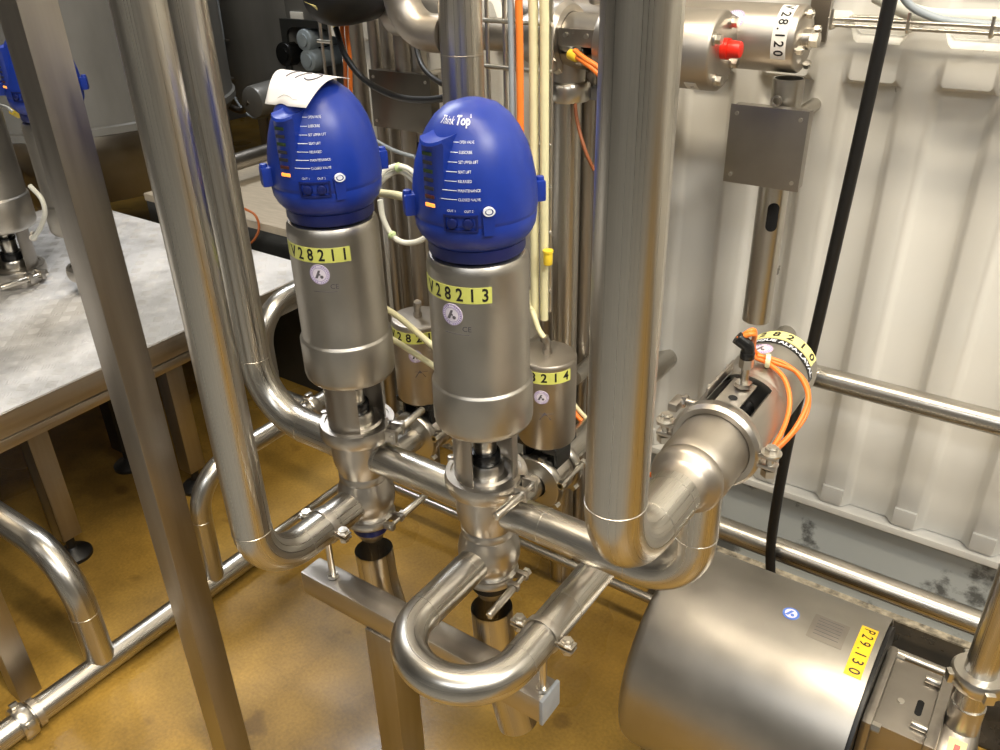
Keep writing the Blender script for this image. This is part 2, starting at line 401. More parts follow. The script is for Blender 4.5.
def valve(pos, num, label, face, tag_a, yoke_a, lit, rods):
    """face: azimuth the head looks at; tag_a: azimuth of the right end of the name tag"""
    root = thing('process_valve', label, 'valve', (pos.x, pos.y, .52), 'tall mixing valves with blue control heads')
    P = lambda z: V((pos.x, pos.y, z)); R = math.radians
    # --- actuator
    g = G()
    g.lathe([(0, 1.076), (.054, 1.076), (.0600, 1.074), (.0632, 1.069), (.0645, 1.061), (.0645, .8985), (.0650, .897), (.0672, .8955), (.0685, .893), (.0685, .838), (.0672, .832), (.064, .8275), (.058, .825), (0, .825)], P(0), Z, 56)
    act = g.build('actuator', 'blast', root)
    r = .0645; e1 = V((math.cos(tag_a), math.sin(tag_a), 0)); e2 = V((-e1.y, e1.x, 0))
    fn = cylmap(P(1.0405), Z, e1, e2, r)
    g = G(); L = .092; g.patch(fn, -L-.014, .003, -.0105, .0105, 0, .0006, 30, 1)
    for k, ch in enumerate(num): g.text(ch, .0235, fn, -L+.008+k*(L-.013)/5, -.0002, .0010, 1, 'CENTER', .80, bold=.0005)
    g.build('name_tag', ['tag', 'black_ink'], act)
    sa = tag_a-R(38) if lit else tag_a-R(43); e1 = V((math.cos(sa), math.sin(sa), 0)); e2 = V((-e1.y, e1.x, 0))
    fs = cylmap(P(1.013), Z, e1, e2, r)
    round_sticker(act, lambda u, v, h=0: fs(u, v, h))
    g = G(); g.text('CE', .010, fs, .019, -.018, .0004, 0, 'CENTER'); g.patch(fs, -.012, .022, -.026, -.0254, 0, .0003, 6, 1); g.build('etched_marking', ['ink_grey'], act)
    # --- control head
    hz = 1.078; g = G(); g.lathe([(a, b) for a, b in HEAD]+[(0, 0)], P(hz), Z, 64)
    head = g.build('control_head', 'blue', root, sharp=50)
    e1 = V((math.cos(face), math.sin(face), 0)); e2 = V((-e1.y, e1.x, 0))
    def hm(u, v, h=0):
        rr = head_r(v); a = u/.0755; return P(hz+v)+(e1*math.cos(a)+e2*math.sin(a))*(rr+h)
    g = G(); g.lathe([(.0590, .0005), (.0606, .004), (.0603, .0160), (.058, .0165), (.058, .0005), (.0590, .0005)], P(hz), Z, 56)
    g.build('base_ring', 'blue_dark', head)
    # indicator strip: a flat upright panel with a hooded top
    sa = face-R(45); f1 = V((math.cos(sa), math.sin(sa), 0)); f2 = V((-f1.y, f1.x, 0))
    g = G()
    sect = [(.050, .060), (.0748, .064), (.0762, .072), (.0762, .1385), (.0785, .1420), (.0772, .1455), (.062, .1465), (.050, .1480)]
    nW = 8; cols = []
    for i in range(nW+1):
        q = -1+2*i/nW; u = .0145*q; k = abs(q)**4; wt = 1.35 if q > 0 else 1.0
        cols.append([g.bm.verts.new(P(hz+zz+(.005*q*q if zz > .13 else 0))+f1*(rr-(.004*k if rr > .06 else 0)-u*u*6)+f2*u*(wt if zz > .13 else 1)) for rr, zz in sect])
    for a, b in zip(cols, cols[1:]):
        for j in range(len(sect)-1): g.face([a[j], b[j], b[j+1], a[j+1]])
    g.face(cols[0][:]); g.face(cols[-1][::-1])
    g.build('indicator_hood', 'blue', head)
    for k in range(7):
        zz = hz+.1335-.0098*k
        g = G(); c = P(zz)+f1*.0761-f2*.001
        g.box(c, (.0022, .0140, .0042), .0008, Matrix.Rotation(sa, 4, 'Z'))
        g.build('indicator_light', 'led_on' if k == 6 else ('led_green', 'led_off', 'led_green', 'led_off', 'led_off', 'led_red')[k], head)
    g = G()
    for k, t in enumerate(MARKS):
        v = .1445-.0100*k; x0 = -.0365-.0012*k
        hk = lambda u, vv, h=0: hm(u*1.0, vv, h)
        g.patch(hk, x0-.002, -.0255, v-.0003, v+.0003, .0001, .0005, 4, 1, 0)
        g.disc(hk, x0-.004, v, .0010, .0001, .0005, mi=0, n=8)
        g.text(t, .0044, hk, -.0240, v, .0006, 0, 'LEFT', .86)
    g.text('OUT 1', .0040, hm, -.032, .0715, .0006, 0, 'CENTER', .9); g.text('OUT 2', .0040, hm, -.012, .0715, .0006, 0, 'CENTER', .9)
    g.build('scale_marking', ['white_ink'], head)
    if not lit:
        g = G(); g.text('Think', .0105, hm, -.072, .1640, .0015, 0, 'LEFT', 1.35); g.text('Top', .0120, hm, -.0365, .1645, .0015, 0, 'LEFT', 1.45, bold=.0003)
        g.disc(hm, -.0065, .1685, .0016, .0001, .0005, .0010, mi=0, n=12)
        g.build('head_lettering', ['white_ink'], head)
    # cable ports block
    g = G()
    def frame(u0, u1, v0, v1, d, wdt, mi=0):
        for a, b, c, e in ((u0, u1, v1-wdt, v1), (u0, u1, v0, v0+wdt), (u0, u0+wdt, v0, v1), (u1-wdt, u1, v0, v1)):
            g.patch(hm, a, b, c, e, -.002, d, 6, 1, mi)
    frame(-.042, -.002, .047, .067, .0022, .0022)
    for u in (-.0315, -.0135):
        c = hm(u, .057, 0); n = (hm(u, .057, .01)-c).normalized()
        g.cyl(c-n*.004, c+n*.0035, .0070, .0062, 20, .0015)
    g.build('cable_port', 'blue_dark', head)
    g = G(); g.prism([(.0045, .042), (.0155, .042), (.0175, .072), (.0025, .072)], hm, .0040); g.build('lock_tab', 'blue', head)
    g = G(); g.disc(hm, .010, .0715, .0052, .002, .0062, .0036, mi=0, sx=1.25); g.disc(hm, .010, .0715, .0026, .003, .0058, mi=0, sx=1.25); g.build('lock_eye', 'white_ink', head)
    for da in (-80, 100):
        a = face+R(da); d = V((math.cos(a), math.sin(a), 0)); rot = Matrix.Rotation(a, 4, 'Z')
        g = G(); g.box(P(hz+.065)+d*.0785, (.018, .019, .026), .004, rot); g.cyl(P(hz+.071)+d*.082, P(hz+.082)+d*.082, .0060, .005, 16, .001)
        g.build('side_lug', 'blue', head)
    # --- yoke
    for c in (yoke_a, yoke_a+180):
        g = G(); a0, a1 = R(c-50), R(c+50)
        g.lathe([(.0435, .735), (.0460, .735), (.0460, .83), (.0435, .83), (.0435, .735)], P(0), Z, 20, a0, a1, ref=X, close=False)
        for aa in (a0, a1):
            d = V((math.cos(aa), math.sin(aa), 0)); q = [g.bm.verts.new(P(zz)+d*rr) for rr, zz in ((.0435, .735), (.0460, .735), (.0460, .83), (.0435, .83))]; g.face(q)
        g.build('yoke_leg', 'profile', root)
    g = G(); g.cyl(P(.735), P(.83), .0115, seg=24); g.cyl(P(.772), P(.800), .0165, seg=28, bev=.002)
    st = g.build('stem', 'bright', root)
    g = G(); g.cyl(P(.800), P(.806), .0185, seg=28, bev=.001); g.build('stem_seal', 'black_gloss', st)
    g = G(); g.cyl(P(.7545), P(.773), .0215, seg=28, bev=.002); g.build('stem_seal', 'black_gloss', st)
    g = G(); g.lathe([(.024, .738), (.027, .738), (.027, .752), (.0245, .756), (.018, .756), (.018, .738)], P(0), Z, 36); g.build('stem_guide', 'bright', st)
    # --- body
    g = G(); g.lathe([(.0, .7395), (.036, .7395), (.040, .737), (.054, .737), (.0555, .733), (.0535, .727), (.050, .7245), (.0465, .716), (.0462, .705), (.0470, .690), (.0467, .675), (.0450, .662), (.0415, .650), (.0395, .643),
                     (.0412, .640), (.0412, .632), (.0390, .629), (.0412, .623), (.0450, .612), (.0478, .598), (.0472, .584), (.0440, .571), (.0385, .562), (.036, .557), (.0425, .554), (.0425, .550), (0, .550)], P(0), Z, 52)
    g.build('valve_body', 'cast', root, sharp=30)
    clamp_ring(root, P(.728), .0605, .024, rods[0], rods[1], .075)
    clamp_ring(root, P(.5485), .0445, .014, rods[2], rods[3], .085)
    g = G(); g.lathe([(0, .549), (.036, .549), (.036, .541), (.032, .536), (.030, .532)], P(0), Z, 36); g.lathe([(.030, .521), (.026, .512), (.020, .500), (.010, .494), (0, .494)], P(0), Z, 36)
    g.build('drain_cone', 'cast', root)
    if lit:
        g = G(); g.lathe([(.0305, .533), (.0305, .520), (.0295, .520)], P(0), Z, 36); g.build('seal_band', 'blue_dark', root)
    else:
        g = G(); g.lathe([(.0305, .533), (.0305, .520), (.0295, .520)], P(0), Z, 36); g.build('seal_band', 'black', root)
    return root
va = valve(V1, 'V28211', 'tall steel process valve with blue dome head under a white paper, tagged V28211', math.radians(-39), math.radians(-29), -90, True, (14, 96, 8, 92))
vb = valve(V2, 'V28213', 'tall steel process valve with bare blue dome head, tagged V28213', math.radians(-50), math.radians(-42), -128, False, (4, -92, 4, -88))

# paper lying over the first head
def paper():
    g = G()
    A, B, Cc, D = at(265, 104, 'y', .762), at(306, 108, 'y', .738), at(350, 79, 'y', .822), at(284, 70, 'y', .838)
    n = 18
    def dome(p):
        r = (V((p.x, p.y, 0))-V1).length
        for (r0, z0), (r1, z1) in zip(HEAD, HEAD[1:]):
            if r0 <= r <= r1 and z0 > .07: return 1.078+z0+(z1-z0)*(r-r0)/(r1-r0)
        return 0
    def on(u, v, h=0):
        p = (A*(1-u)+B*u)*(1-v)+(D*(1-u)+Cc*u)*v+Z*.014*math.sin(PI*v)
        p.z = max(p.z, dome(p)+.002)+h; return p
    lay = [[[on(i/n, j/n, h) for j in range(n+1)] for i in range(n+1)] for h in (0, .0008)]
    vs = [[[g.bm.verts.new(p) for p in row] for row in L] for L in lay]
    for i in range(n):
        for j in range(n):
            g.face([vs[1][i][j], vs[1][i+1][j], vs[1][i+1][j+1], vs[1][i][j+1]]); g.face([vs[0][i][j], vs[0][i][j+1], vs[0][i+1][j+1], vs[0][i+1][j]])
    for k in range(n):
        for a, b in (((k, 0), (k+1, 0)), ((k, n), (k+1, n)), ((0, k), (0, k+1)), ((n, k), (n, k+1))):
            g.face([vs[0][a[0]][a[1]], vs[0][b[0]][b[1]], vs[1][b[0]][b[1]], vs[1][a[0]][a[1]]])
    for st in ([(.26, .50), (.34, .80)], [(.44, .48), (.56, .78)], [(.66, .80), (.78, .70), (.80, .54), (.70, .46), (.60, .50)]):
        g.tube([on(q.x, q.y, .0012) for q in smooth([V((a, b, 0)) for a, b in st], 6)], .0012, 6, mi=1)
    g.tube([on(.28+.05*k, .09, .001) for k in range(10)], .0002, 5, mi=1)
    tag(g.build('paper_note', ['paper', 'ink_grey'], sharp=60), 'white paper sheet with handwritten strokes draped over the blue valve head', 'paper')
paper()
# ------------------------------------------------------------------ pipework round the valves
PG = 'bent product pipes'
def pipe(name, label, pts, r, mt='pipe', rad=(), beads=(), group=None, n=12, cat='pipe', seg=32):
    g = G(); g.tube(fillet(pts, rad, n) if rad else pts, r, seg)
    for p, a in beads: g.bead(p, a, r)
    base = V(min((V(p) for p in pts), key=lambda q: q.z))
    return tag(g.build(name, mt, loc=base), label, cat, group)
# front left riser into the lower chamber
AX, AY = -.852, .570
pipe('product_pipe', 'tall front left steel pipe bending into the lower chamber of the paper-topped valve', [(AX, AY, 3.2), (AX, AY, .590), (AX, .772, .590)], .0285, 'pipe_z', (.085,),
     [((AX, AY, .675), Z), ((AX, .655, .590), Y), ((AX, .715, .590), Y), ((AX, .762, .590), Y)])
BX = -1.085
pipe('product_pipe', 'second tall left steel pipe bending into the upper chamber of the paper-topped valve', [(BX, .80, 3.2), (BX, .80, .680), (-.888, .80, .680)], .0280, 'pipe_z', (.105,),
     [((BX, .80, .785), Z), ((-.98, .80, .680), X), ((-.905, .80, .680), X)])
pipe('product_pipe', 'short steel crosspipe between the two blue-headed valves', [(-.815, .80, .680), (-.637, .80, .680)], .0265, 'pipe_x', (), [((-.805, .80, .68), X)])
pipe('product_pipe', 'steel crosspipe from the bare blue-headed valve turning up behind the large right riser', [(-.563, .80, .680), (-.28, .80, .680), (-.28, .80, .845)], .0265, 'pipe_x', (.075,),
     [((-.50, .80, .68), X), ((-.365, .80, .68), X), ((-.28, .80, .765), Z)])
pipe('product_pipe', 'large right hand steel riser bending away into the tilted valve', [(-.28, .572, 3.2), (-.28, .572, .882), (-.28, .735, .882)], .0290, 'pipe_z', (.082,),
     [((-.28, .572, .966), Z), ((-.28, .655, .882), Y), ((-.28, .705, .882), Y)])
UX = -.440
pipe('product_pipe', 'horizontal U-shaped steel bend in front of the bare blue-headed valve', [(-.600, .772, .590), (-.600, .560, .590), (UX, .560, .590), (UX, 1.02, .590)], .0255, 'pipe', (.0795, .0795),
     [((-.600, .645, .590), Y), ((-.600, .742, .590), Y), ((UX, .645, .590), Y), ((UX, .760, .590), Y)], n=16)
# pipe clamps with bolts and studs on the beam
def pipe_clamp(label, o, a, r, e, stud=None, group='two-bolt pipe clamps', bw=.012, lug=.020):
    """o centre, a pipe axis, e sideways direction of the lugs"""
    o, a, e = V(o), V(a), V(e); up = a.cross(e); up = up if up.z > 0 else -up
    root = thing('pipe_clamp', label, 'clamp', o-up*(r+.004), group)
    g = G(); g.lathe([(r, -bw/2), (r+.0022, -bw/2), (r+.003, 0), (r+.0022, bw/2), (r, bw/2)], o, a, 40)
    for s in (1, -1):
        for k in (.0035, -.0035):
            R = Matrix((e, a, up)).transposed().to_4x4()
            g.box(o+e*s*(r+lug*.55)+up*k, (lug*1.2, bw*1.25, .0035), .0012, R)
    g.build('band', 'cast', root)
    for s in (1, -1):
        c = o+e*s*(r+lug*.62); b = G(); b.cyl(c-up*.014, c+up*.012, .0038, seg=14); b.nut(c+up*.005, c+up*.011, .0078); b.nut(c-up*.012, c-up*.006, .0078); b.cyl(c+up*.0048, c+up*.0062, .0095, seg=20)
        b.build('bolt', 'bright', root)
    if stud:
        b = G(); b.cyl(o-Z*(r+stud), o-Z*(r-.001), .0055, seg=14); b.nut(o-Z*(r+stud), o-Z*(r+stud-.006), .010); b.build('stud', 'bright', root)
pipe_clamp('two-bolt clamp holding the U-shaped bend on the square beam', (UX, .700, .590), Y, .0258, X, .082)
pipe_clamp('two-bolt clamp at the foot of the front left pipe bend', (AX, .702, .590), Y, .0288, X, .079)

# beam with its leg, cap and drain cups
t = thing('support_beam', 'square steel support beam on one leg under the two valves', 'beam', (-.74, .70, 0))
g = G(); g.box((-.670, .7025, .458), (.474, .045, .046), .004); g.build('crossbeam', 'profile_x', t)
g = G(); g.box((-.738, .704, .2175), (.055, .055, .435), .004); g.build('leg', 'profile', t)
g = G(); g.box((-.4305, .7025, .458), (.006, .047, .048), .002); g.build('end_cap', 'grey_cap', t)
g = G(); g.box((-.67, .74, .385), (.16, .03, .03), .003, Matrix.Rotation(math.radians(-22), 4, 'Y')); g.build('brace', 'profile_x', t)
g = G(); g.box((-.738, .704, .004), (.12, .12, .008), .002); g.build('foot_plate', 'profile_x', t)
for p, lab in ((V1, 'open steel drain cup under the paper-topped valve'), (V2, 'open steel drain cup under the bare blue-headed valve')):
    g = G(); path = fillet([(p.x, p.y, .470), (p.x+.004, p.y, .40), (p.x+.050, p.y-.005, .235)], .12, 10)
    g.tube(path, .0335, 32, caps=False); g.tube(path, .0315, 32, caps=False)
    tag(g.build('drain_cup', 'pipe', loc=(p.x, p.y, .20)), lab, 'drain', 'drain cups under the valves')

# ------------------------------------------------------------------ tilted end valve V28210 (axis runs to the wall)
def end_valve():
    o = V((-.28, 0, .882)); root = thing('angle_valve', 'steel valve lying towards the wall on the large right riser, tagged V28210', 'valve', (-.28, .8, .84))
    g = G(); g.lathe([(0, .718), (.0290, .718), (.0300, .728), (.0335, .735), (.0395, .740), (.0425, .746), (.0425, .752), (.0405, .757), (.0430, .763), (.0440, .770), (.0440, .826), (.052, .827), (.052, .831), (0, .831)], o, Y, 52)
    g.build('valve_body', 'blast_tan', root, sharp=30)
    o = o-Y*.022
    fn = None
    # clamp with two lugs
    g = G(); g.lathe([(.045, .845), (.0515, .845), (.0555, .850), (.0555, .860), (.0515, .866), (.045, .866), (.045, .845)], o, Y, 52)
    for s in (1, -1):
        for k in (.007, -.007): g.box(o+Y*.8555+X*s*.061+Z*k, (.028, .015, .0055), .002)
    c = g.build('clamp_ring', 'cast', root)
    for s in (1, -1):
        b = G(); q = o+Y*.8555+X*s*.066; b.cyl(q-Z*.022, q+Z*.020, .0048, seg=14); b.nut(q+Z*.010, q+Z*.018, .0082); b.nut(q-Z*.020, q-Z*.011, .0095); b.cyl(q+Z*.0095, q+Z*.0115, .012, seg=20); b.build('clamp_bolt', 'bright', c)
    # yoke with window on top
    g = G(); a0 = math.radians(38); e1 = (Z*.98+X*.10).normalized()
    prof = [(.044, .866), (.0500, .866), (.0500, .945), (.044, .945), (.044, .866)]
    g.lathe(prof, o, Y, 44, a0*.9, 2*PI-a0*.9, ref=e1)
    g.lathe([(.044, .945), (.050, .945), (.050, .955), (.044, .955), (.044, .945)], o, Y, 44); g.lathe([(.044, .862), (.050, .862), (.050, .872), (.044, .872), (.044, .862)], o, Y, 44)
    g.build('yoke', 'blast', root)
    g = G(); g.cyl(o+Y*.866, o+Y*.95, .0125, seg=24); g.cyl(o+Y*.905, o+Y*.930, .0185, seg=24, bev=.002); g.build('stem', 'black_gloss', root)
    # actuator
    g = G(); g.lathe([(0, .952), (.0495, .952), (.0510, .957), (.0510, .976), (.0505, .978), (.0510, .980), (.0510, 1.080), (.0497, 1.086), (.046, 1.088), (0, 1.088)], o, Y, 56)
    act = g.build('actuator', 'blast', root)
    r = .0510
    top = (Z*.88-Y*0+X*.12).normalized(); e2 = Y.cross(top)
    e2 = e2 if e2.x > 0 else -e2
    fl = cylmap(o+Y*1.0720, Y, top, e2, r)
    g = G(); g.patch(fl, -.062, .050, -.0115, .0115, 0, .0006, 28, 1)
    for k, ch in enumerate('V28210'): g.text(ch, .020, fl, -.052+k*.0188, 0, .001, 1, 'CENTER', .95, bold=.0005)
    g.build('name_tag', ['tag_pale', 'black_ink'], act)
    fb = cylmap(o+Y*1.0515, Y, top, e2, r)
    g = G(); g.patch(fb, -.058, .066, -.0065, .0065, 0, .0006, 28, 1); g.text('UNIQUE ALFA-LAVAL', .0105, fb, .004, 0, .001, 1, 'CENTER', 1.12, bold=.0003); g.build('name_band', ['black_gloss', 'white_ink'], act)
    st = (Z*.95-X*.22).normalized(); s2 = Y.cross(st); s2 = s2 if s2.x > 0 else -s2
    fs = cylmap(o+Y*1.023, Y, st, s2, r); round_sticker(act, fs, .0150, 'pink')
    # proximity sensor on a bracket over the window
    n = e1; sd = n.cross(Y); sd = sd if sd.x > 0 else -sd
    Rm = Matrix((sd, Y, n)).transposed().to_4x4()
    g = G(); g.box(o+n*.0435+Y*.905-sd*.004, (.030, .066, .0035), .001, Rm); g.box(o+n*.050+Y*.915-sd*.030, (.003, .085, .014), .001, Rm)
    g.build('sensor_bracket', 'profile_x', root)
    g = G()
    for yy in (.885, .942): g.cyl(o+n*.052+Y*yy-sd*.034, o+n*.052+Y*yy-sd*.029, .004, seg=6)
    g.build('bracket_screw', 'bright', root)
    g = G(); fw = lambda u, v, h=0: o+n*(.0455+h)+Y*(.892+v)+sd*(u-.003); g.disc(fw, 0, 0, .0055, 0, .0004, mi=0); g.build('bracket_hole', 'hole', root)
    g = G(); b = o+n*.046+Y*.922-sd*.002
    g.cyl(b, b+Z*.030, .0052, seg=18); g.nut(b+Z*.0015, b+Z*.007, .0105)
    g.nut(b+Z*.028, b+Z*.040, .0088); g.build('sensor', 'bright', root)
    g = G(); q = b+Z*.040; g.tube(fillet([q, q+Z*.016, q+Z*.026-X*.014-Y*.004], .010, 6), .0080, 18); g.cyl(q, q+Z*.009, .0088, seg=18, bev=.001); g.build('sensor_plug', 'black_gloss', root)
    # manual lever on the far left of the body
    g = G(); q = o-X*.056+Y*.925; g.cyl(q+X*.012, q-X*.018, .0055, seg=14); g.box(q-X*.022-Y*.010+Z*.0, (.013, .030, .012), .004); g.nut(q-X*.012, q-X*.018, .009); g.build('side_fitting', 'profile_x', root)
    # orange cable loop from the plug
    p0 = b+Z*.064-X*.013-Y*.004
    on = lambda u, y, h=.004: cylmap(o, Y, Z, X, r)(u, y, h)
    for k, (pts) in enumerate((
        [p0, p0+X*.016+Z*.006+Y*.010, on(-.006, .972, .016), on(.012, .978, .006), on(.034, .968, .009), on(.054, .950, .010), on(.074, .930, .007), on(.096, .908, .004), on(.122, .885, .003), on(.150, .872, .004)],
        [p0+Y*.004, p0+X*.014+Z*.009+Y*.014, on(-.005, .979, .017), on(.014, .985, .007), on(.040, .995, .012), on(.066, .985, .018), on(.088, .955, .014), on(.104, .920, .008), on(.128, .890, .005), on(.152, .874, .004)],
        [on(-.002, .978, .012), on(.026, .992, .010), on(.056, .999, .014), on(.080, .980, .018), on(.097, .945, .013), on(.111, .912, .007), on(.132, .890, .003)])):
        g = G(); g.tube(smooth(pts, 8), .0031, 12); g.build('sensor_cable', 'orange', root)
    g = G(); g.lathe([(.0085, -.003), (.0095, 0), (.0085, .003)], on(.010, .979, .009), X+Y*.3, 16); g.lathe([(.0050, -.003), (.0062, 0), (.005, .003)], on(.128, .889, .004), Y-X*.3, 16); g.build('cable_tie', 'cream', root)
end_valve()
# ------------------------------------------------------------------ left: post, platform, floor pipework, vessels
t = thing('square_post', 'square steel post in the front left foreground running from floor to top', 'post', (-1.071, .572, 0))
g = G(); g.box((-1.074, .572, 1.5), (.050, .050, 3.0), .003); g.build('post_tube', 'profile', t)
g = G(); g.box((-1.074, .572, 2.998), (.05, .05, .012), .002); g.build('top_plate', 'profile_x', t)
t = thing('square_post', 'short square steel post at the lower left edge behind the floor pipe', 'post', (-1.575, .43, 0))
g = G(); g.box((-1.575, .43, .35), (.046, .046, .70), .003); g.build('post_tube', 'profile', t)
g = G(); g.box((-1.575, .43, .704), (.044, .044, .008), .003); g.build('end_cap', 'grey_cap', t)

def platform():
    ex, y0, y1, xb, zt = -1.806, -.25, 1.63, -3.1, .50
    t = thing('work_platform', 'low work platform with a pale diamond tread plate top', 'platform', (-2.45, .7, 0))
    g = G(); g.box(((ex+xb)/2, (y0+y1)/2, zt-.002), (ex-xb-.012, y1-y0-.012, .004))
    # raised tread bars, alternating direction
    c = .044; bm = g.bm
    nx, ny = int((ex-xb)/c), int((y1-y0)/c)
    for i in range(nx):
        for j in range(ny):
            cx, cy = ex-.03-c*i, y0+.03+c*j
            if cx > ex-.02 or cy > y1-.02: continue
            a = PI/4 if (i+j) % 2 else -PI/4
            d = V((math.cos(a), math.sin(a), 0)); n = V((-d.y, d.x, 0))
            for k in (-2, -1, 0, 1, 2):
                o = V((cx, cy, zt))+n*k*.0068; L, W = .0135, .0012
                ring = [o-d*L, o-n*W, o+d*L, o+n*W]; top = [o-d*L*.9+Z*.0011, o-n*W*.75+Z*.0011, o+d*L*.9+Z*.0011, o+n*W*.75+Z*.0011]
                ra = [bm.verts.new(q) for q in ring]; rb = [bm.verts.new(q) for q in top]
                g.face(rb)
                for q in range(4): g.face([ra[q], ra[(q+1) % 4], rb[(q+1) % 4], rb[q]])
    g.build('tread_plate', 'tread', t)
    ym, L = (y0+y1)/2, y1-y0
    g = G(); g.box((ex-.012, ym, zt-.029), (.024, L, .056), .002); g.build('edge_channel', 'profile_y', t)
    g = G(); g.box((ex-.018, ym, zt-.072), (.046, L, .028), .010); g.build('edge_rail', 'profile_y', t)
    g = G(); g.box(((ex+xb)/2, y1-.012, zt-.035), (ex-xb, .024, .066), .002); g.build('end_channel', 'profile_x', t)
    for (x, y, mt) in ((-1.890, .737, 'profile'), (-2.12, 1.057, 'black'), (-1.86, 1.10, 'profile'), (-2.9, .75, 'profile')):
        g = G()
        g.box((x, y-.0225, .235), (.05, .005, .33), .001); g.box((x-.0225, y, .235), (.005, .05, .33), .001); g.box((x+.0225, y, .235), (.005, .05, .33), .001)
        if mt == 'black' or y > 1.09 or x < -2.5: g.box((x, y+.0225, .235), (.05, .005, .33), .001)
        g.box((x, y, .405), (.056, .056, .012), .002); g.box((x, y, .074), (.048, .048, .01), .002)
        leg = g.build('leg', mt, t)
        g = G(); g.lathe([(0, 0), (.044, 0), (.044, .010), (.036, .018), (.016, .024), (.011, .030), (.011, .085), (0, .085)], (x, y, 0), Z, 32); g.build('foot', 'black', leg)
platform()
# step behind the platform
t = thing('raised_step', 'beige topped step with dark riser at the far end of the tread plate', 'step', (-2.2, 1.85, 0))
g = G(); g.box((-2.27, 1.98, .562), (.88, .62, .026), .004); g.build('step_top', 'planks', t)
g = G(); g.box((-2.27, 1.685, .274), (.88, .02, .548), .002); g.build('riser', 'dark_gap', t)
g = G(); g.box((-2.27, 2.27, .274), (.88, .02, .548), .002); g.build('riser', 'dark_gap', t)

# pipes on and above the floor
t = pipe('floor_pipe', 'steel pipe lying along the floor at lower left with two branches', [(-1.47, -.35, .034), (-1.47, 1.0, .034)], .027, 'pipe_y', (), [((-1.47, .60, .034), Y), ((-1.47, .80, .034), Y)])
g = G(); o = V((-1.47, .375, .034)); g.lathe([(.027, -.014), (.036, -.014), (.038, -.010), (.038, .010), (.036, .014), (.027, .014)], o, Y, 36)
for k in range(4):
    a = k*PI/2+.4; d = X*math.cos(a)+Z*math.sin(a); g.box(o+d*.040, (.012, .016, .012), .003, Matrix.Rotation(-a, 4, 'Y'))
g.build('union_nut', 'bright', t)
g = G(); o = V((-1.47, .40, .034)); g.lathe([(.027, -.006), (.032, -.006), (.032, .008), (.027, .008)], o, Y, 36); g.build('union_liner', 'cast', t)
pipe('branch_pipe', 'curved steel branch dropping to the floor pipe at the left edge', [(-2.5, .555, .318), (-1.475, .555, .318), (-1.475, .555, .050)], .0295, 'pipe', (.125,), [((-1.475, .555, .18), Z)])
t = pipe('branch_pipe', 'thin curved steel branch rising from the floor pipe behind the front riser', [(-1.47, .855, .050), (-1.47, .865, .335), (-1.47, 1.75, .325)], .0235, 'pipe', (.105,), [((-1.47, .86, .22), Z), ((-1.47, .98, .334), Y)])
g = G(); o = V((-1.47, 1.225, .331)); g.lathe([(.0235, -.012), (.034, -.012), (.036, -.008), (.036, .008), (.034, .012), (.0235, .012)], o, Y, 36); g.box(o+Z*.038, (.012, .02, .012), .003); g.build('union_nut', 'bright', t)
pipe('loop_pipe', 'curved steel loop pipe showing behind the paper-topped valve', [(-1.60, 1.62, .585), (-1.60, 1.215, .575), (-1.60, 1.215, .335), (-1.475, 1.215, .335)], .0255, 'pipe', (.105, .03), [((-1.60, 1.215, .40), Z)])
g = G(); g.tube(fillet([(-1.413, 1.0, .10), (-1.413, 1.31, .10), (-.40, 1.31, .10)], .03, 8), .0105, 16)
for p in ((-1.413, 1.04), (-.42, 1.31), (-1.05, 1.31)): g.cyl((p[0], p[1], .0), (p[0], p[1], .10), .006, seg=12)
tag(g.build('thin_rail', 'pipe_x', loc=(-1.0, 1.31, 0)), 'thin steel rail close to the floor behind the two valves', 'rail')

# more valves standing at the platform edge
def children(o): return [c for c in list(bpy.data.objects) if c.parent == o]
def copy_tree(o, parent=None, skip=()):
    c = o.copy(); COL.objects.link(c); c.parent = parent
    for ch in children(o):
        if ch.name.split('.')[0] in skip: continue
        copy_tree(ch, c, skip)
    return c
for (x, y, zb, sc, lab) in ((-2.50, 1.085, .255, 1.35, 'steel process valve cut by the left edge of the photo above the tread plate'),
                    (-2.235, 1.175, .317, 1.2, 'steel process valve with blue head mostly hidden behind the foreground square post')):
    c = copy_tree(vb, None, ('name_tag', 'round_sticker', 'head_lettering', 'scale_marking', 'etched_marking'))
    c.location = (x, y, zb); c.scale = (sc, sc, sc); c['label'] = lab
# hoses of those valves
def hose(name, label, pts, r, mt, cat='hose', group=None, n=8, seg=12, loc=None):
    g = G(); g.tube(smooth(pts, n), r, seg)
    return tag(g.build(name, mt, loc=loc), label, cat, group)
hp = [at(x, y, 'y', 1.03) for x, y in ((30, 186), (41, 198), (45, 212), (42, 224), (38, 232), (33, 238))]
t = hose('air_hose', 'white hose looped low beside the left edge valve', hp, .006, 'white_hose')
g = G(); g.cyl(hp[-1], hp[-1]+V((-.012, .010, .004)), .010, seg=14); g.build('hose_fitting', 'bright', t)
t = hose('air_hose', 'white hose with yellow fitting at the far left edge', [at(x, y, 'y', 1.2) for x, y in ((-30, 100), (-6, 104), (6, 107), (13, 112))], .0045, 'white_hose')
g = G(); g.cyl(at(12, 111, 'y', 1.2), at(19, 115, 'y', 1.22), .010, seg=14); g.build('hose_fitting', 'yellow', t)

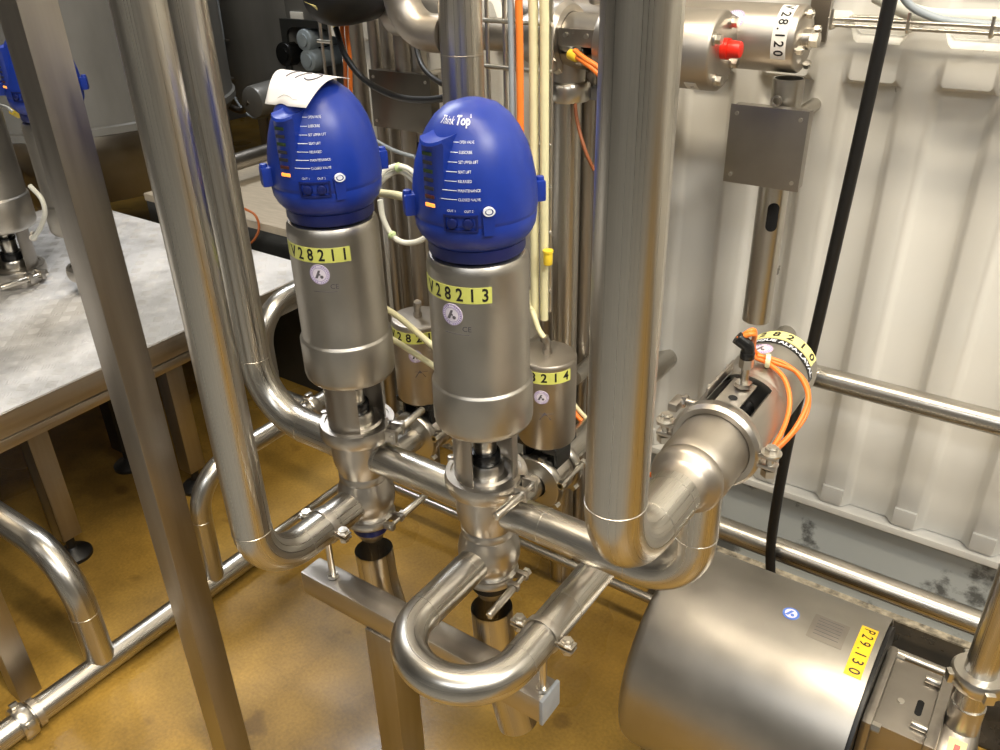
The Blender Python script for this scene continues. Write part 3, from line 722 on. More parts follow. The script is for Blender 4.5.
# vessels and machine behind the platform
t = thing('storage_tank', 'dark stainless tank standing behind the platform at upper left', 'tank', (-3.55, 2.0, .0))
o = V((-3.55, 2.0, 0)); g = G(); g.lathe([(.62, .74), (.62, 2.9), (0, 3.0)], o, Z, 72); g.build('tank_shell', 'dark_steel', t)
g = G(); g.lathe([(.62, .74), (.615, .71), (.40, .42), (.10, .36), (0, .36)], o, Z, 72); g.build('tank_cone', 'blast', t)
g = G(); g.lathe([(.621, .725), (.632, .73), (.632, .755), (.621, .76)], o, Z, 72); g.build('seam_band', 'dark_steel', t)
g = G(); a = math.radians(-33); d = V((math.cos(a), math.sin(a), 0)); g.cyl(o+d*.626+Z*.74, o+d*.626+Z*2.9, .008, seg=12); g.build('seam_strip', 'profile', t)
for k in range(3):
    a = math.radians(-60+120*k); d = V((math.cos(a), math.sin(a), 0)); g = G(); g.cyl(o+d*.56, o+d*.56+Z*.78, .03, seg=20); g.build('leg', 'profile', t)
# machine with a recessed panel
t = thing('process_machine', 'dark steel machine housing with a recessed panel of round valves', 'machine', (-3.3, 3.1, 0))
def machine():
    yF = 2.72; x0, x1, z0, z1 = -4.1, -2.62, .60, 2.4
    rx0, rx1, rz0, rz1, rd = -3.02, -2.66, .70, .985, .16
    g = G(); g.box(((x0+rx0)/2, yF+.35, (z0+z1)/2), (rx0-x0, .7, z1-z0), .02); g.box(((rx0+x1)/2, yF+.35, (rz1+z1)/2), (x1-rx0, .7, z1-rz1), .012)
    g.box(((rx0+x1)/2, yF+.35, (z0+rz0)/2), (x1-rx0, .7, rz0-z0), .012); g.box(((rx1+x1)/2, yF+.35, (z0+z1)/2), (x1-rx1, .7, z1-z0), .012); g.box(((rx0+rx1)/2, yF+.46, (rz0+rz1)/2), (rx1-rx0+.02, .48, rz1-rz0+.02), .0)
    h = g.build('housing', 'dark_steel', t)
    g = G(); fm = planemap((rx0, yF-.002, rz1), X, Z)
    out = [(-.03, .03), (-.03, -.30), (0, -.30)]+[(.05-.05*math.cos(a), -.05+.05*math.sin(a)) for a in [k*PI/16 for k in range(9)]]+[(.36, 0), (.36, .03)]
    g.prism(out, fm, .014); g.build('recess_trim', 'dark_gap', t)
    g = G(); g.box((-2.95, yF-.004, 1.03), (.075, .006, .028), .001); g.build('plate_label', 'tag_white', t)
    for (px, py, r, mt) in ((296, 52, .055, 'black_gloss'), (316, 38, .048, 'grey_blue'), (320, 58, .050, 'grey_blue')):
        p = at(px, py, 'y', yF+.05); g = G(); g.cyl(p+Y*.16, p-Y*.03, r*.8, seg=28); g.cyl(p-Y*.02, p-Y*.075, r, r*.92, 32, .006); g.cyl(p-Y*.075, p-Y*.082, r*.55, seg=24); g.build('panel_valve', mt, t)
    for k in range(4):
        g = G(); x, y = x0+.1+(x1-x0-.2)*(k % 2), yF+.1+.5*(k//2); g.cyl((x, y, 0), (x, y, .62), .03, seg=20); g.build('leg', 'profile', t)
machine()
pipe('vessel_pipe', 'dull grey pipe crossing low between the tall left risers and the paper-topped valve', [(-2.5, 1.70, .652), (-2.5, 2.9, .658)], .030, 'plate', ())
t = thing('cable_conduit', 'thin wire conduit clipped down the dark machine face', 'cable', (-3.15, 2.68, .9))
g = G(); pts = [at(214, -20, 'y', 2.68), at(222, 30, 'y', 2.68), at(228, 70, 'y', 2.68), at(236, 100, 'y', 2.68), at(252, 117, 'y', 2.68), at(268, 116, 'y', 2.68)]
g.tube(smooth(pts, 8), .006, 10); g.build('wire', 'grey_cable', t)
for px, py in ((224, 40), (229, 78), (234, 98)):
    p = at(px, py, 'y', 2.69); g = G(); g.box(p, (.055, .02, .010), .003); g.build('clip', 'profile', t)
t = thing('hand_valve', 'dark round hand valve on the machine left of the paper sheet', 'valve', (-2.9, 2.55, .7))
p = at(262, 100, 'y', 2.6); g = G(); g.cyl(p+Y*.1, p-Y*.06, .075, .07, 32, .012); g.build('knob', 'dark_steel', t)
g = G(); g.tube(smooth([p-Y*.05-X*.02, p+V((-.10, -.04, -.05)), p+V((-.20, -.05, -.03))], 6), .014, 12); g.build('handle', 'profile', t)
hose('orange_wire', 'thin orange wire loop on the dark riser of the step', [at(243, 208, 'y', 1.655), at(255, 215, 'y', 1.655), at(259, 228, 'y', 1.655), at(254, 240, 'y', 1.655), at(246, 246, 'y', 1.655)], .004, 'orange_dark', 'cable')
# ------------------------------------------------------------------ behind the valves: butterfly valves, risers, cables
def butterfly(x, y, ztop, num, lab, tag_end, st_a, hose_pts):
    root = thing('butterfly_valve', lab, 'valve', (x, y, ztop-.33), 'short steel butterfly valves behind the tall ones')
    P = lambda z: V((x, y, z)); r = .0525; zb = ztop-.172
    g = G(); g.lathe([(0, ztop), (.046, ztop), (.0500, ztop-.001), (.0522, ztop-.004), (r, ztop-.008), (r, zb+.004), (.050, zb), (0, zb)], P(0), Z, 52)
    act = g.build('actuator', 'blast_tan', root)
    e1 = V((math.cos(tag_end), math.sin(tag_end), 0)); e2 = V((-e1.y, e1.x, 0)); fn = cylmap(P(ztop-.022), Z, e1, e2, r)
    g = G(); g.patch(fn, -.120, .002, -.0115, .0105, 0, .0006, 28, 1)
    for k, ch in enumerate(num): g.text(ch, .0235, fn, -.1085+k*.0200, 0, .001, 1, 'CENTER', .92, bold=.0006)
    g.build('name_tag', ['tag', 'black_ink'], act)
    e1 = V((math.cos(st_a), math.sin(st_a), 0)); e2 = V((-e1.y, e1.x, 0)); fs = cylmap(P(ztop-.060), Z, e1, e2, r); round_sticker(act, fs, .0135)
    g = G(); fz = lambda u, v, h=0: fs(u, v, h)
    g.patch(fs, -.004, .022, -.034, -.0334, 0, .0004, 4, 1); 
    g.prism([(.006, -.030), (.018, -.046), (-.004, -.046)], fz, .0004); g.build('etched_marking', 'ink_grey', act)
    # air elbow on top
    g = G(); q = P(ztop); g.nut(q, q+Z*.010, .0085); g.tube(fillet([q+Z*.008, q+Z*.022, hose_pts[0]], .012, 6), .0066, 16); g.cyl(q+(hose_pts[0]-q)*.75+Z*.0, hose_pts[0], .0075, seg=14)
    g.build('air_fitting', 'plate', root)
    # bracket, disc body and its clamps on a pipe running to the wall
    zc = zb-.085
    g = G(); g.box(P(zb-.006), (.085, .075, .012), .003); g.box(P(zb-.028)-X*.034, (.006, .05, .045), .001); g.box(P(zb-.028)+X*.034, (.006, .05, .045), .001); g.cyl(P(zb), P(zc+.03), .012, seg=20); g.build('bracket', 'black', root)
    g = G(); g.lathe([(.026, -.024), (.046, -.024), (.048, -.019), (.048, .019), (.046, .024), (.026, .024), (.026, -.024)], P(zc), Y, 48); g.build('disc_body', 'cast', root)
    for s in (-1, 1):
        g = G(); g.lathe([(.026, .026), (.052, .026), (.055, .030), (.055, .038), (.052, .043), (.034, .047), (.026, .047), (.026, .026)], P(zc), Y*s, 48)
        for k in range(6):
            a = k*PI/3+.3; d = X*math.cos(a)+Z*math.sin(a); g.box(P(zc)+Y*s*.034+d*.055, (.014, .014, .012), .002, Matrix.Rotation(-a, 4, 'Y'))
        g.build('flange', 'pipe', root)
    for s in (-1, 1):
        g = G(); q = P(zc+.018)+X*s*.056; g.cyl(q-Y*.045, q+Y*.045, .0045, seg=12); g.nut(q-Y*.045, q-Y*.036, .0085); g.nut(q+Y*.036, q+Y*.045, .0085); g.build('bolt', 'bright', root)
    return zc
z14 = butterfly(-.696, 1.12, .757, 'V28214', 'short steel butterfly valve right behind the bare blue-headed valve, tagged V28214', math.radians(-11), math.radians(-69),
                [V((-.7005, 1.117, .79)), ])
z12 = butterfly(-.990, 1.12, .754, 'V28212', 'short steel butterfly valve between the two blue-headed valves, partly hidden tag', math.radians(3), math.radians(-60),
                [V((-.985, 1.117, .787)), ])
for x, zc, lab in ((-.700, z14, 'steel pipe through the butterfly valve behind the bare blue-headed valve'), (-.990, z12, 'steel pipe through the butterfly valve between the two blue heads')):
    pipe('cross_pipe', lab, [(x, .93, zc), (x, 1.662, zc)], .0262, 'pipe_y', (), [((x, 1.02, zc), Y)])
    
hose('air_hose', 'pale yellow hose dropping to the top of the valve tagged V28214', [at(531, 290, 'y', 1.16), at(532, 310, 'y', 1.15), V((-.728, 1.125, .825)), V((-.712, 1.118, .80)), V((-.7005, 1.117, .788))], .0048, 'cream')
RP = 'steel risers behind the blue-headed valves'
pipe('riser_pipe', 'thick steel riser rising straight up behind the bare blue dome head', [(-.79, 1.035, .62), (-.79, 1.035, 3.2)], .0315, 'pipe_z', (), [((-.79, 1.035, 1.26), Z)])
pipe('elbow_pipe', 'curved tan steel elbow joining the thick riser at top centre', [(-.898, 1.035, 3.2), (-.898, 1.035, 1.285), (-.818, 1.035, 1.285)], .0270, 'blast_tan', (.055,))
for k, (px, yy, r, zt, lab) in enumerate(((388, 1.47, .013, 1.5, 'thin dull steel riser directly right of the paper-topped head'), (399, 1.54, .018, 1.5, 'pale steel riser in the gap between the two blue heads'), (413, 1.45, .018, 1.5, 'brownish steel riser just left of the bare blue head'),
                                          (358, 1.53, .019, 1.6, 'steel riser just above the right side of the paper sheet'))):
    p = at(px, 190 if k < 3 else 60, 'y', yy); pipe('riser_pipe', lab, [(p.x, yy, 0.0), (p.x, yy, zt)], r, 'profile', (), ())
for k, (px, yy, r, mt, lab) in enumerate(((566, 1.36, .0255, 'pipe_z', 'steel riser under the union nut right of the bare blue head'), (576, 1.42, .0060, 'bright', 'thin bright rod right of the riser with the union nut'),
                                      (585, 1.40, .0130, 'profile', 'slim dark riser right beside the large right hand pipe'), (592, 1.46, .018, 'profile', 'dark riser half hidden by the large right hand pipe'), (548, 1.5, .018, 'profile', 'dark riser just right of the cream hoses'))):
    p = at(px, 220, 'y', yy); top = {0: 1.145, 1: 1.20, 2: 1.18, 3: 1.4, 4: 1.4}[k]
    pipe('riser_pipe', lab, [(p.x, yy, 0.0), (p.x, yy, top)], r, mt, (), ())
p = at(590, 362, 'x', -.78)
pipe('cross_pipe', 'short steel pipe peeking between the V28214 tag and the large riser', [at(574, 378, 'y', 1.30), at(604, 352, 'y', 1.46)], .016, 'pipe', ())
# union nut and reducer above the riser
o = at(560, 220, 'y', 1.36); o.z = 0
def horizontal_valve(name, lab, o, r, xa, xb, yoke, tagtxt=None, mt='blast_tan'):
    root = thing('horizontal_valve', lab, 'valve', (o.x, o.y, o.z-r), 'horizontal steel valves at the top'); L = xb-xa
    q = V((0, o.y, o.z))
    g = G(); g.lathe([(0, xa), (r-.002, xa), (r, xa+.003), (r, xb-.004), (r-.002, xb-.001), (r-.004, xb), (0, xb)], q, X, 52); act = g.build('actuator', mt, root)
    return root, act, q
root, act, q = horizontal_valve('h', 'horizontal steel valve with a red button on its end, top right of the large riser', V((-.66, 1.36, 1.236)), .0605, -.725, -.522, True)
for k in range(4):
    a = math.radians(60+90*k); p = q+X*-.522+(Y*math.cos(a)+Z*math.sin(a))*.046
    g = G(); g.nut(p, p+X*.012, .0078); g.cyl(p, p+X*.004, .0095, seg=16); g.build('end_bolt', 'bright', root)
g = G(); p = q+X*-.522-Y*.0+Z*.004; g.cyl(p, p+X*.010, .016, seg=28); g.cyl(p+X*.008, p+X*.030, .0135, .0125, 28, .003); g.build('button', 'red', root)
fn = cylmap(q, X, -Y*.55-Z*.84, Z*-.55+Y*.84, .0605); g = G(); g.patch(fn, -.012, .010, -.565, -.545, 0, .0006, 6, 1); g.text('V', .012, fn, 0, -.555, .001, 1); g.build('small_tag', ['tag_white', 'black_ink'], act)
# its yoke, ring, body and tail pipe
q = q+X*.02
g = G(); g.lathe([(.040, -.815), (.046, -.815), (.046, -.745), (.040, -.745), (.040, -.815)], q, X, 40, math.radians(20), math.radians(330), ref=-Y); g.box(q+V((-.78, -.047, .012)), (.07, .004, .028), .001); g.build('yoke', 'plate', root)
for dx in (-.80, -.76):
    g = G(); g.cyl(q+V((dx, -.049, .016)), q+V((dx, -.053, .016)), .004, seg=12); g.build('yoke_screw', 'bright', root)
g = G(); g.lathe([(.047, -.012), (.058, -.010), (.063, 0), (.058, .010), (.047, .012), (.047, -.012)], q+X*-.828, X, 48); g.box(q+V((-.828, -.055, -.035)), (.022, .02, .018), .004); g.build('clamp_ring', 'cast', root)
g = G(); g.lathe([(0, -.925), (.030, -.925), (.038, -.91), (.045, -.895), (.046, -.84), (0, -.835)], q, X, 40); vx = -.802
g.tube(fillet([q+X*-.86, q+X*-.822, V((vx, q.y, 1.160))], .030, 8), .030, 28); g.build('valve_body', 'blast', root)
g = G(); b = V((vx, q.y, 1.135)); g.lathe([(.026, 0), (.038, 0), (.040, .004), (.040, .026), (.036, .032), (.028, .034)], b, Z, 12); g.build('union_nut', 'bright', root)
pipe('tail_pipe', 'tan horizontal pipe running left from the red-buttoned valve', [q+X*-.92, q+X*-1.05], .0285, 'blast_tan', ())
g = G(); p = q+V((-.775, -.050, -.012)); g.cyl(p+Y*.03, p, .010, seg=18); g.nut(p, p-Y*.010, .011); sen = g.build('sensor', 'bright', root)
g = G(); g.cyl(p-Y*.008+X*-.012, p-Y*.012+X*.006-Z*.004, .009, seg=14, bev=.002); g.build('sensor_collar', 'yellow', root)
for k in range(2):
    g = G(); g.tube(smooth([p+V((.0, -.012, -.002+.008*k)), p+V((.025, -.02, -.010+.006*k)), p+V((.050, -.016, -.028+.010*k)), p+V((.075, -.006, -.060+.01*k))], 6), .0045, 10); g.build('sensor_cable', 'orange', root)
g = G(); g.box(V((-.748, 1.395, 1.145)), (.05, .03, .022), .002); g.build('rod_clamp', 'grey_cap', root)
hose('wire', 'dark copper wire hanging under the red-buttoned valve', [at(574, 92, 'y', 1.34), at(577, 120, 'y', 1.335), at(585, 150, 'y', 1.33), at(594, 170, 'y', 1.34)], .0033, 'copper', 'cable')
root, act, q2 = horizontal_valve('h', 'horizontal steel valve behind the red button with white tag V28.120', V((-.6, 1.475, 1.244)), .0520, -.98, -.432, False)
fn = cylmap(q2, X, V((0, -.55, .835)), V((0, -.835, -.55)), .0520)
g = G(); g.patch(fn, -.020, .078, -.468, -.444, 0, .0006, 24, 1)
wv = [-.0115, .006, .0195, .0305, .040, .0530, .067]
for ch, u in zip('V28.120', wv): g.text(ch, .0215, fn, u, -.456, .001, 1, 'CENTER', .9, bold=.0004)
g.build('name_tag', ['tag_white', 'black_ink'], act)
e1 = V((0, -.80, .60)); e2 = V((0, -.60, -.80)); fs = cylmap(q2+X*-.535, X, e1, e2, .0520)
round_sticker(act, fs, .0165)
for k in range(4):
    a = math.radians(15+90*k); p = q2+X*-.432+(Y*math.cos(a)+Z*math.sin(a))*.041
    g = G(); g.cyl(p, p+X*.014, .004, seg=10); g.nut(p+X*.004, p+X*.012, .0075); g.build('end_bolt', 'bright', root)
g = G(); g.cyl(q2+X*-.432, q2+X*-.420, .016, seg=24); g.nut(q2+X*-.421, q2+X*-.408, .012); g.build('end_gland', 'bright', root)
g = G(); g.box((-.455, 1.63, 1.40), (.035, .016, .36), .003); tag(g.build('wall_bracket', 'plate'), 'dark upright strip on the wall right of the valve tagged V28.120', 'bracket')

# third horizontal valve with black head at the top left of centre
root = thing('horizontal_valve', 'horizontal steel valve with round sticker and black head at top centre', 'valve', (-1.2, 1.42, 1.25), 'horizontal steel valves at the top')
q3 = V((0, 1.42, 1.262)); g = G(); g.lathe([(0, -1.25), (.049, -1.25), (.052, -1.245), (.052, -1.075), (.049, -1.07), (0, -1.07)], q3, X, 48); act = g.build('actuator', 'blast', root)
fs = cylmap(q3+X*-1.205, X, V((0, -.93, -.15)).normalized(), V((0, .15, -.93)).normalized(), .0520); round_sticker(act, fs, .016)
p = at(343, -6, 'y', 1.30); g = G(); g.lathe([(0, -.085), (.028, -.080), (.046, -.062), (.0555, -.030), (.0575, .01), (.055, .07), (.045, .085), (0, .085)], p, Y, 44); h = g.build('black_head', 'black', root)
fm = planemap(p+V((-.004, -.078, -.016)), V((1, -.15, -.2)), V((.1, -.55, .8))); g = G(); g.patch(fm, -.020, .014, -.010, .008, 0, .002, 3, 1); g.text('52', .016, fm, -.002, -.001, .0026, 1); g.build('head_tag', ['tag_pale', 'black_ink'], h)
hose('cable', 'black cable sagging from the black head to the thick riser', [at(336, 28, 'y', 1.32), at(345, 55, 'y', 1.30), at(365, 80, 'y', 1.27), at(395, 96, 'y', 1.22), at(425, 100, 'y', 1.16), at(452, 96, 'y', 1.12), at(470, 85, 'y', 1.11)], .0062, 'black', 'cable')
hose('cable', 'black cable hanging from the tan elbow pipe', [at(418, 25, 'y', 1.32), at(416, 42, 'y', 1.30), at(422, 65, 'y', 1.26), at(436, 80, 'y', 1.20), at(455, 88, 'y', 1.13)], .0050, 'black', 'cable')
# vertical wire ladder left of the thick riser with orange and yellow cables
for k, (px, mt, lab) in enumerate(((343, 'orange_dark', 'dull orange cable left of the upper steel plate'), (348, 'orange', 'bright orange cable left of the upper steel plate'), (338, 'yellow', 'yellow cable beside the black head'))):
    hose('cable', lab, [at(px, 0, 'y', 1.36), at(px-1, 30, 'y', 1.35), at(px+2, 60, 'y', 1.35), at(px+3, 110, 'y', 1.36), at(px+4, 160, 'y', 1.37)] if k < 2 else [at(334, 22, 'y', 1.335), at(340, 40, 'y', 1.33), at(346, 56, 'y', 1.33)], .0045, mt, 'cable')
def ladder(lab, rails, y, p_top, p_bot, rungs, r=.0035):
    t = thing('cable_ladder', lab, 'ladder', at(rails[0], 200, 'y', y), 'wire cable ladders'); 
    bx = [at(px, 60, 'y', y).x for px in rails]
    for x in bx:
        g = G(); g.cyl((x, y, p_bot), (x, y, p_top), r, seg=10); g.build('rail', 'bright', t)
    for z in rungs:
        g = G(); g.cyl((bx[0]-.006, y-.006, z), (bx[-1]+.006, y-.006, z), r, seg=10); g.build('rung', 'bright', t)
    return t
ladder('upright wire cable ladder beside the black head behind the paper sheet', (324, 333), 1.40, 1.75, .3, (1.25, 1.19, 1.08))
ladder('upright wire cable ladder between the thick riser and the cream hoses', (488, 505, 551), 1.19, 1.75, .80, (1.335, 1.285, 1.215, 1.10, 1.03, .95, .84))
for k, (px, r, mt, lab) in enumerate(((511, .0050, 'grey_cable', 'grey cable beside the orange one above the bare blue head'), (519, .0058, 'orange', 'orange cable hanging above the right of the bare blue head'),
                                      (533, .0075, 'cream', 'wide cream hose rising right of the bare blue head'), (544, .0072, 'cream', 'second cream hose right of the wide cream one'))):
    yy = 1.13 if k < 2 else 1.155; x = at(px, 40, 'y', yy).x
    zb = 1.0 if k < 2 else .80
    g = G(); g.tube(smooth([V((x, yy, 3.0)), V((x, yy, 1.5)), V((x+.001, yy, 1.25)), V((x-.002 if k < 2 else x, yy+.002, zb))], 8), r, 14)
    tag(g.build('cable' if k < 2 else 'air_hose', mt), lab, 'cable' if k < 2 else 'hose')
t = at(548, 258, 'y', 1.145); g = G(); g.cyl(t-Z*.012, t+Z*.012, .008, seg=14, bev=.002); g.cyl(t+Z*.010, t+Z*.014, .0092, seg=14); tag(g.build('hose_connector', 'yellow'), 'small yellow hose connector on the cream hose', 'connector')
# junction plates on poles
def junction(lab, x0, x1, z0, z1, y, pole, zb, zt, pm='plate'):
    t = thing('junction_box', lab, 'box', ((x0+x1)/2, y, z0), 'flat steel junction boxes')
    g = G(); g.box(((x0+x1)/2, y+.014, (z0+z1)/2), (x1-x0, .028, z1-z0), .003); g.build('box_body', pm, t)
    g = G(); g.box(((x0+x1)/2, y-.002, (z0+z1)/2), (x1-x0+.004, .003, z1-z0+.004), .001); g.build('cover_plate', pm, t)
    for a in (x0+.010, x1-.010):
        for b in (z0+.012, z1-.012):
            g = G(); g.cyl((a, y-.003, b), (a, y-.0055, b), .0034, seg=12); g.build('cover_screw', 'bright', t)
    if pole:
        g = G(); px, r = pole, .0255; g.lathe([(r-.003, zb), (r, zb), (r, zt), (r-.003, zt), (r-.003, zb)], (px, y+.065, 0), Z, 36)
        po = g.build('pole', 'pipe_z', t)
        fn = cylmap((px, y+.065, .955), Z, V((.45, -.9, 0)).normalized(), V((.9, .45, 0)).normalized(), r)
        g = G(); g.patch(fn, -.010, .010, -.016, .016, 0, .0005, 6, 2); g.disc(fn, 0, .016, .010, 0, .0008); g.disc(fn, 0, -.016, .010, 0, .0008); g.build('pole_slot', 'hole', po)
        g = G(); g.lathe([(.006, -.003), (.009, -.003), (.009, .003), (.006, .003), (.006, -.003)], (px-.002, y+.02, z1+.008), Y, 20); g.build('hanging_eye', 'bright', t)
        g = G(); g.box((px, y+.040, (z0+z1)/2+.02), (.03, .03, .04), .003); g.build('bracket', 'plate', t)
        g = G(); g.cyl((px, y+.085, 1.11), (px, WY, 1.11), .012, seg=16); g.build('wall_arm', 'pipe', t)
junction('flat square steel junction box on an open-ended pole against the cream wall', -.511, -.386, 1.022, 1.148, 1.40, -.4445, .745, 1.185)
junction('flat square steel junction box above and between the two blue heads', -1.335, -1.170, 1.018, 1.135, 1.42, -1.26, .35, 1.22, 'plate_dark_refl')  # dark reflections put into this box's steel colour
# hoses between the two blue heads
a0, a1 = at(380, 172, 'y', .93), at(398, 166, 'y', .95)
t = hose('air_hose', 'white hose arching between the two blue heads with a pale green tie', [at(378, 178, 'y', .93), at(386, 170, 'y', .94), at(398, 166, 'y', .95), at(410, 170, 'y', .96), at(422, 182, 'y', .97)], .0042, 'white_hose')
g = G(); g.lathe([(.0055, -.004), (.0075, 0), (.0055, .004)], a1+Z*-.002, X, 14); g.build('hose_tie', 'green_tie', t)
hose('air_hose', 'lower white hose arching between the two blue heads', [at(376, 188, 'y', .94), at(386, 177, 'y', .945), at(398, 171, 'y', .955), at(410, 177, 'y', .965), at(424, 192, 'y', .975)], .0042, 'white_hose')
t = hose('air_hose', 'white hose loop hanging below the gap between the two blue heads', [at(380, 200, 'y', .95), at(383, 218, 'y', .95), at(391, 234, 'y', .955), at(402, 242, 'y', .96), at(416, 242, 'y', .965), at(432, 234, 'y', .97)], .0046, 'white_hose')
g = G(); b = at(392, 235, 'y', .955); g.lathe([(.0055, -.004), (.0078, 0), (.0055, .004)], b, X-Z, 14); g.build('hose_tie', 'green_tie', t)
hose('air_hose', 'short cream hose entering the left lug of the bare blue head', [at(380, 193, 'y', .90), at(395, 195, 'y', .89), at(410, 198, 'y', .88)], .0060, 'cream')
hose('air_hose', 'upper pale yellow hose crossing in front of the partly hidden tag', [at(385, 308, 'y', .93), at(400, 318, 'y', .94), at(420, 335, 'y', .95), at(440, 352, 'y', .955)], .0052, 'cream')
hose('air_hose', 'lower pale yellow hose crossing in front of the partly hidden tag', [at(385, 335, 'y', .95), at(400, 344, 'y', .955), at(420, 357, 'y', .96), at(440, 370, 'y', .965)], .0052, 'cream')
hose('cable', 'orange cable low behind the valve tagged V28214', [at(566, 400, 'y', 1.30), at(578, 417, 'y', 1.29), at(590, 427, 'y', 1.29), at(605, 433, 'y', 1.29)], .0050, 'orange', 'cable')
hose('cable', 'cream cable low behind the valve tagged V28214', [at(566, 392, 'y', 1.31), at(578, 409, 'y', 1.30), at(592, 424, 'y', 1.30), at(606, 440, 'y', 1.30)], .0044, 'cream', 'cable')
hose('cable', 'orange cable end showing right of the large riser at mid height', [at(610, 474, 'y', .98), at(640, 475, 'y', .94), at(655, 474, 'y', .90), V((-.30, .80, .86))], .0038, 'orange', 'cable')
hose('cable', 'grey cable loop hanging under the upper steel plate', [at(375, 140, 'y', 1.35), at(385, 146, 'y', 1.34), at(398, 152, 'y', 1.33), at(415, 157, 'y', 1.32)], .004, 'grey_cable', 'cable')

# ------------------------------------------------------------------ right: rails, wall tray, black cable, pump
RW = 'wall rails'
g = G(); g.tube(fillet([(-.43, WY-.002, .641), (-.43, 1.50, .641), (2.2, 1.50, .641)], .05, 8), .0215, 28)
tag(g.build('wall_rail', 'pipe_x', loc=(1, 1.5, .62)), 'upper horizontal steel rail along the cream wall', 'rail')
g = G(); g.tube([(-.72, 1.50, .203), (2.2, 1.50, .203)], .0255, 28)
for x in (-.6, 1.0): g.box((x, 1.58, .19), (.03, .14, .012), .002)
tag(g.build('wall_rail', 'pipe_x', loc=(1, 1.5, .17)), 'lower horizontal steel rail along the grey curb', 'rail')
hose('power_cable', 'thick black cable hanging down the cream wall to the floor', [V((-.275, 1.44, 2.4)), V((-.295, 1.445, 1.6)), V((-.307, 1.45, 1.31)), V((-.317, 1.45, 1.037)), V((-.331, 1.45, .718)), V((-.343, 1.45, .538)), V((-.345, 1.45, .288)), V((-.33, 1.45, .150)), V((-.30, 1.44, .02))], .0105, 'black', 'cable', n=10, seg=18)
t = thing('cable_tray', 'horizontal wire cable tray on the wall at top right', 'tray', (.3, 1.55, 1.26), None)
for (yy, zz) in ((1.50, 1.274), (1.52, 1.262), (1.60, 1.262), (1.635, 1.262), (1.50, 1.300)):
    if zz == 1.300: continue
    g = G(); g.cyl((-.405, yy, zz), (1.4, yy, zz), .0030, seg=10); g.build('tray_wire', 'bright', t)
for k in range(10):
    x = -.40+.115*k; g = G(); g.tube(fillet([(x, 1.497, 1.288), (x, 1.497, 1.259), (x, 1.640, 1.259)], .006, 4), .0028, 8); g.build('cross_wire', 'bright', t)
hose('cable', 'thick cream cable lying in the wall tray', [V((-.36, 1.60, 1.30)), V((-.28, 1.57, 1.277)), V((-.18, 1.55, 1.279)), V((0, 1.55, 1.279)), V((.5, 1.56, 1.279)), V((1.3, 1.56, 1.279))], .0130, 'white_hose', 'cable', seg=16)
hose('cable', 'grey cable curving across the wall tray', [V((-.33, 1.50, 1.40)), V((-.305, 1.505, 1.315)), V((-.26, 1.515, 1.283)), V((-.19, 1.520, 1.274)), V((0, 1.525, 1.272)), V((1.3, 1.525, 1.272))], .0062, 'grey_cable', 'cable')
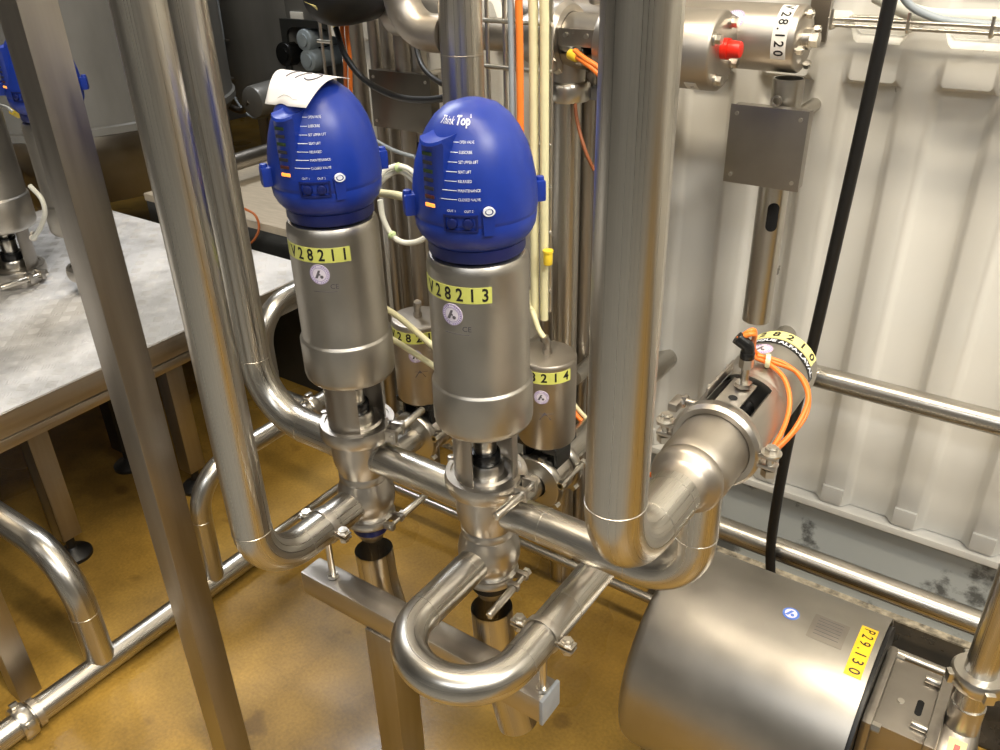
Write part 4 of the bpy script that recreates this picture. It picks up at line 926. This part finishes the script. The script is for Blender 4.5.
# pump with shrouded motor
def pump():
    yc, zc, r = 1.08, .256, .187
    t = thing('shrouded_pump', 'large steel shrouded motor pump lying on the floor at lower right, tagged P29.130', 'pump', (-.2, yc, 0)); q = V((0, yc, zc))
    g = G(); xl, xr = -.420, -.070
    g.lathe([(0, xl), (r-.024, xl), (r-.013, xl+.002), (r-.006, xl+.006), (r-.002, xl+.013), (r, xl+.022), (r, xr), (r-.004, xr), (r-.004, xr-.06), (0, xr-.06)], q, X, 80)
    m = g.build('motor_shroud', 'blast', t)
    # tag, nameplate, blue sticker
    up = V((0, -.10, 1)).normalized(); dn = X.cross(up); dn = dn if dn.y < 0 else -dn
    fn = cylmap(q, X, up, dn, r)
    g = G(); g.patch(fn, -.052, .052, xr-.034, xr-.009, 0, .0006, 16, 1)
    for ch, u in zip('P29.130', (-.042, -.027, -.0115, .0015, .0115, .026, .0425)): g.text(ch, .0235, fn, u, xr-.0215, .001, 1, 'CENTER', .82, bold=.0002)
    g.build('name_tag', ['tag_orange', 'black_ink'], m)
    fb = cylmap(q, X, V((0, .02, 1)).normalized(), V((0, -1, .02)).normalized(), r)
    g = G(); a = lambda u, v, h=0: fb(u+.010, v-.205, h)
    g.disc(a, 0, 0, .0130, 0, .0006, mi=0); g.disc(a, 0, 0, .0095, .0005, .001, mi=1)
    ar = lambda u, v, h=0: a(-v, u, h)
    g.prism([(-.0015, .006), (.003, .006), (-.003, -.006), (-.008, -.006)], lambda u, v, h: a(-v, u, .0009+h), .0005, 0); g.disc(lambda u, v, h=0: a(-v, u, h), .003, -.003, .003, .0009, .0014, mi=0, n=10)
    g.build('round_sticker', ['sticker_blue', 'sticker'], m)
    g = G(); g.patch(fb, -.012, .040, -.172, -.118, 0, .0006, 8, 2); 
    for k in range(6): g.patch(fb, -.006+.007*k, -.0052+.007*k, -.164, -.126, .0005, .0008, 2, 2, 1)
    g.build('rating_plate', ['plate', 'ink_grey'], m)
    g = G(); g.lathe([(0, xr-.05), (r-.012, xr-.05), (r-.012, xr+.006), (0, xr+.006)], q, X, 64); g.build('motor_flange', 'black', t)
    # adapter: two plates with a lantern between
    g = G(); g.box(q+X*-.0555, (.015, .178, .235), .006); g.build('adapter_plate', 'profile', t)
    for s, zz in ((-1, .105), (-1, -.02), (1, .105), (1, -.09)):
        g = G(); p = q+V((-.048, s*.078, zz)); g.nut(p, p+X*.012, .008); g.build('adapter_bolt', 'bright', t)
    g = G(); g.box(q+V((-.012, 0, .106)), (.072, .150, .006), .002)
    for s in (-1, 1): g.box(q+V((-.012, s*.072, .02)), (.072, .006, .17), .002)
    g.box(q+V((-.012, 0, -.10)), (.072, .150, .006), .002); lan = g.build('lantern', 'plate', t)
    fz = planemap(q+V((.004, -.010, .1092)), X, Y); g = G(); g.patch(fz, -.005, .005, -.011, .011, 0, .0006, 3, 2); g.disc(fz, 0, .011, .005, 0, .0008); g.disc(fz, 0, -.011, .005, 0, .0008); g.build('lantern_slot', 'hole', lan)
    g = G(); p = q+V((-.022, -.012, .109)); g.cyl(p, p+Z*.002, .005, seg=16); g.build('lantern_plug', 'bright', lan)
    g = G(); g.box(q+X*.0305, (.017, .165, .235), .006); g.build('cover_flange', 'profile', t)
    for s in (-1, 1):
        for zz in (.10, -.10):
            g = G(); p = q+V((.022, s*.050, zz+.014)); g.cyl(p-X*.022, p, .006, seg=14, bev=.001); g.build('cover_bolt', 'bright', t)
    g = G(); g.lathe([(0, .039), (.100, .039), (.105, .044), (.107, .060), (.104, .078), (.094, .088), (.05, .094), (.034, .10), (.034, .16), (0, .16)], q, X, 56); g.cyl(q+V((.062, 0, .06)), q+V((.062, 0, .150)), .0235, seg=32); c = g.build('pump_casing', 'cast', t)
    fa = cylmap(q+X*.064, X, V((0, -.47, .883)), V((0, -.883, -.47)), .107)
    g = G(); g.patch(fa, -.020, .026, -.012, .012, 0, .0006, 8, 1); sw = lambda u, v, h: fa(u, v, h+.0005)
    g.prism([(-.012, -.0035), (.006, -.0035), (.006, -.0075), (.021, .0005), (.006, .0085), (.006, .0045), (-.012, .0045)], sw, .0006, 1); g.build('arrow_sticker', ['tag_pale', 'red'], c)
    for (x, y) in ((-.38, .97), (-.38, 1.19), (-.14, .97), (-.14, 1.19)):
        g = G(); g.cyl((x, y, .012), (x, y, .13), .014, seg=18); g.cyl((x, y, 0), (x, y, .014), .032, seg=24, bev=.003); g.build('foot', 'profile', t)
    # outlet riser and its union nut
    t2 = pipe('pump_riser', 'steel riser with a slotted union nut rising from the pump', [(.062, yc, .404), (.062, yc, 1.9)], .0215, 'pipe_z', ())
    g = G(); o = V((.062, yc, .450)); g.lathe([(.0215, 0), (.036, 0), (.038, .003), (.038, .019), (.0345, .024), (.0215, .025)], o, Z, 36)
    for k in range(4):
        a = k*PI/2+.5; d = X*math.cos(a)+Y*math.sin(a); g.box(o+d*.039+Z*.011, (.010, .014, .018), .002, Matrix.Rotation(a, 4, 'Z'))
    g.build('union_nut', 'bright', t2)
pump()
g = G(); g.tube([(-.075, 1.32, .217), (1.2, 1.32, .217)], .0095, 16)
for x in (.3, .9): g.cyl((x, 1.32, 0), (x, 1.32, .217), .008, seg=12)
tag(g.build('drain_line', 'pipe_x', loc=(.5, 1.32, 0)), 'thin steel line running behind the pump riser', 'pipe')
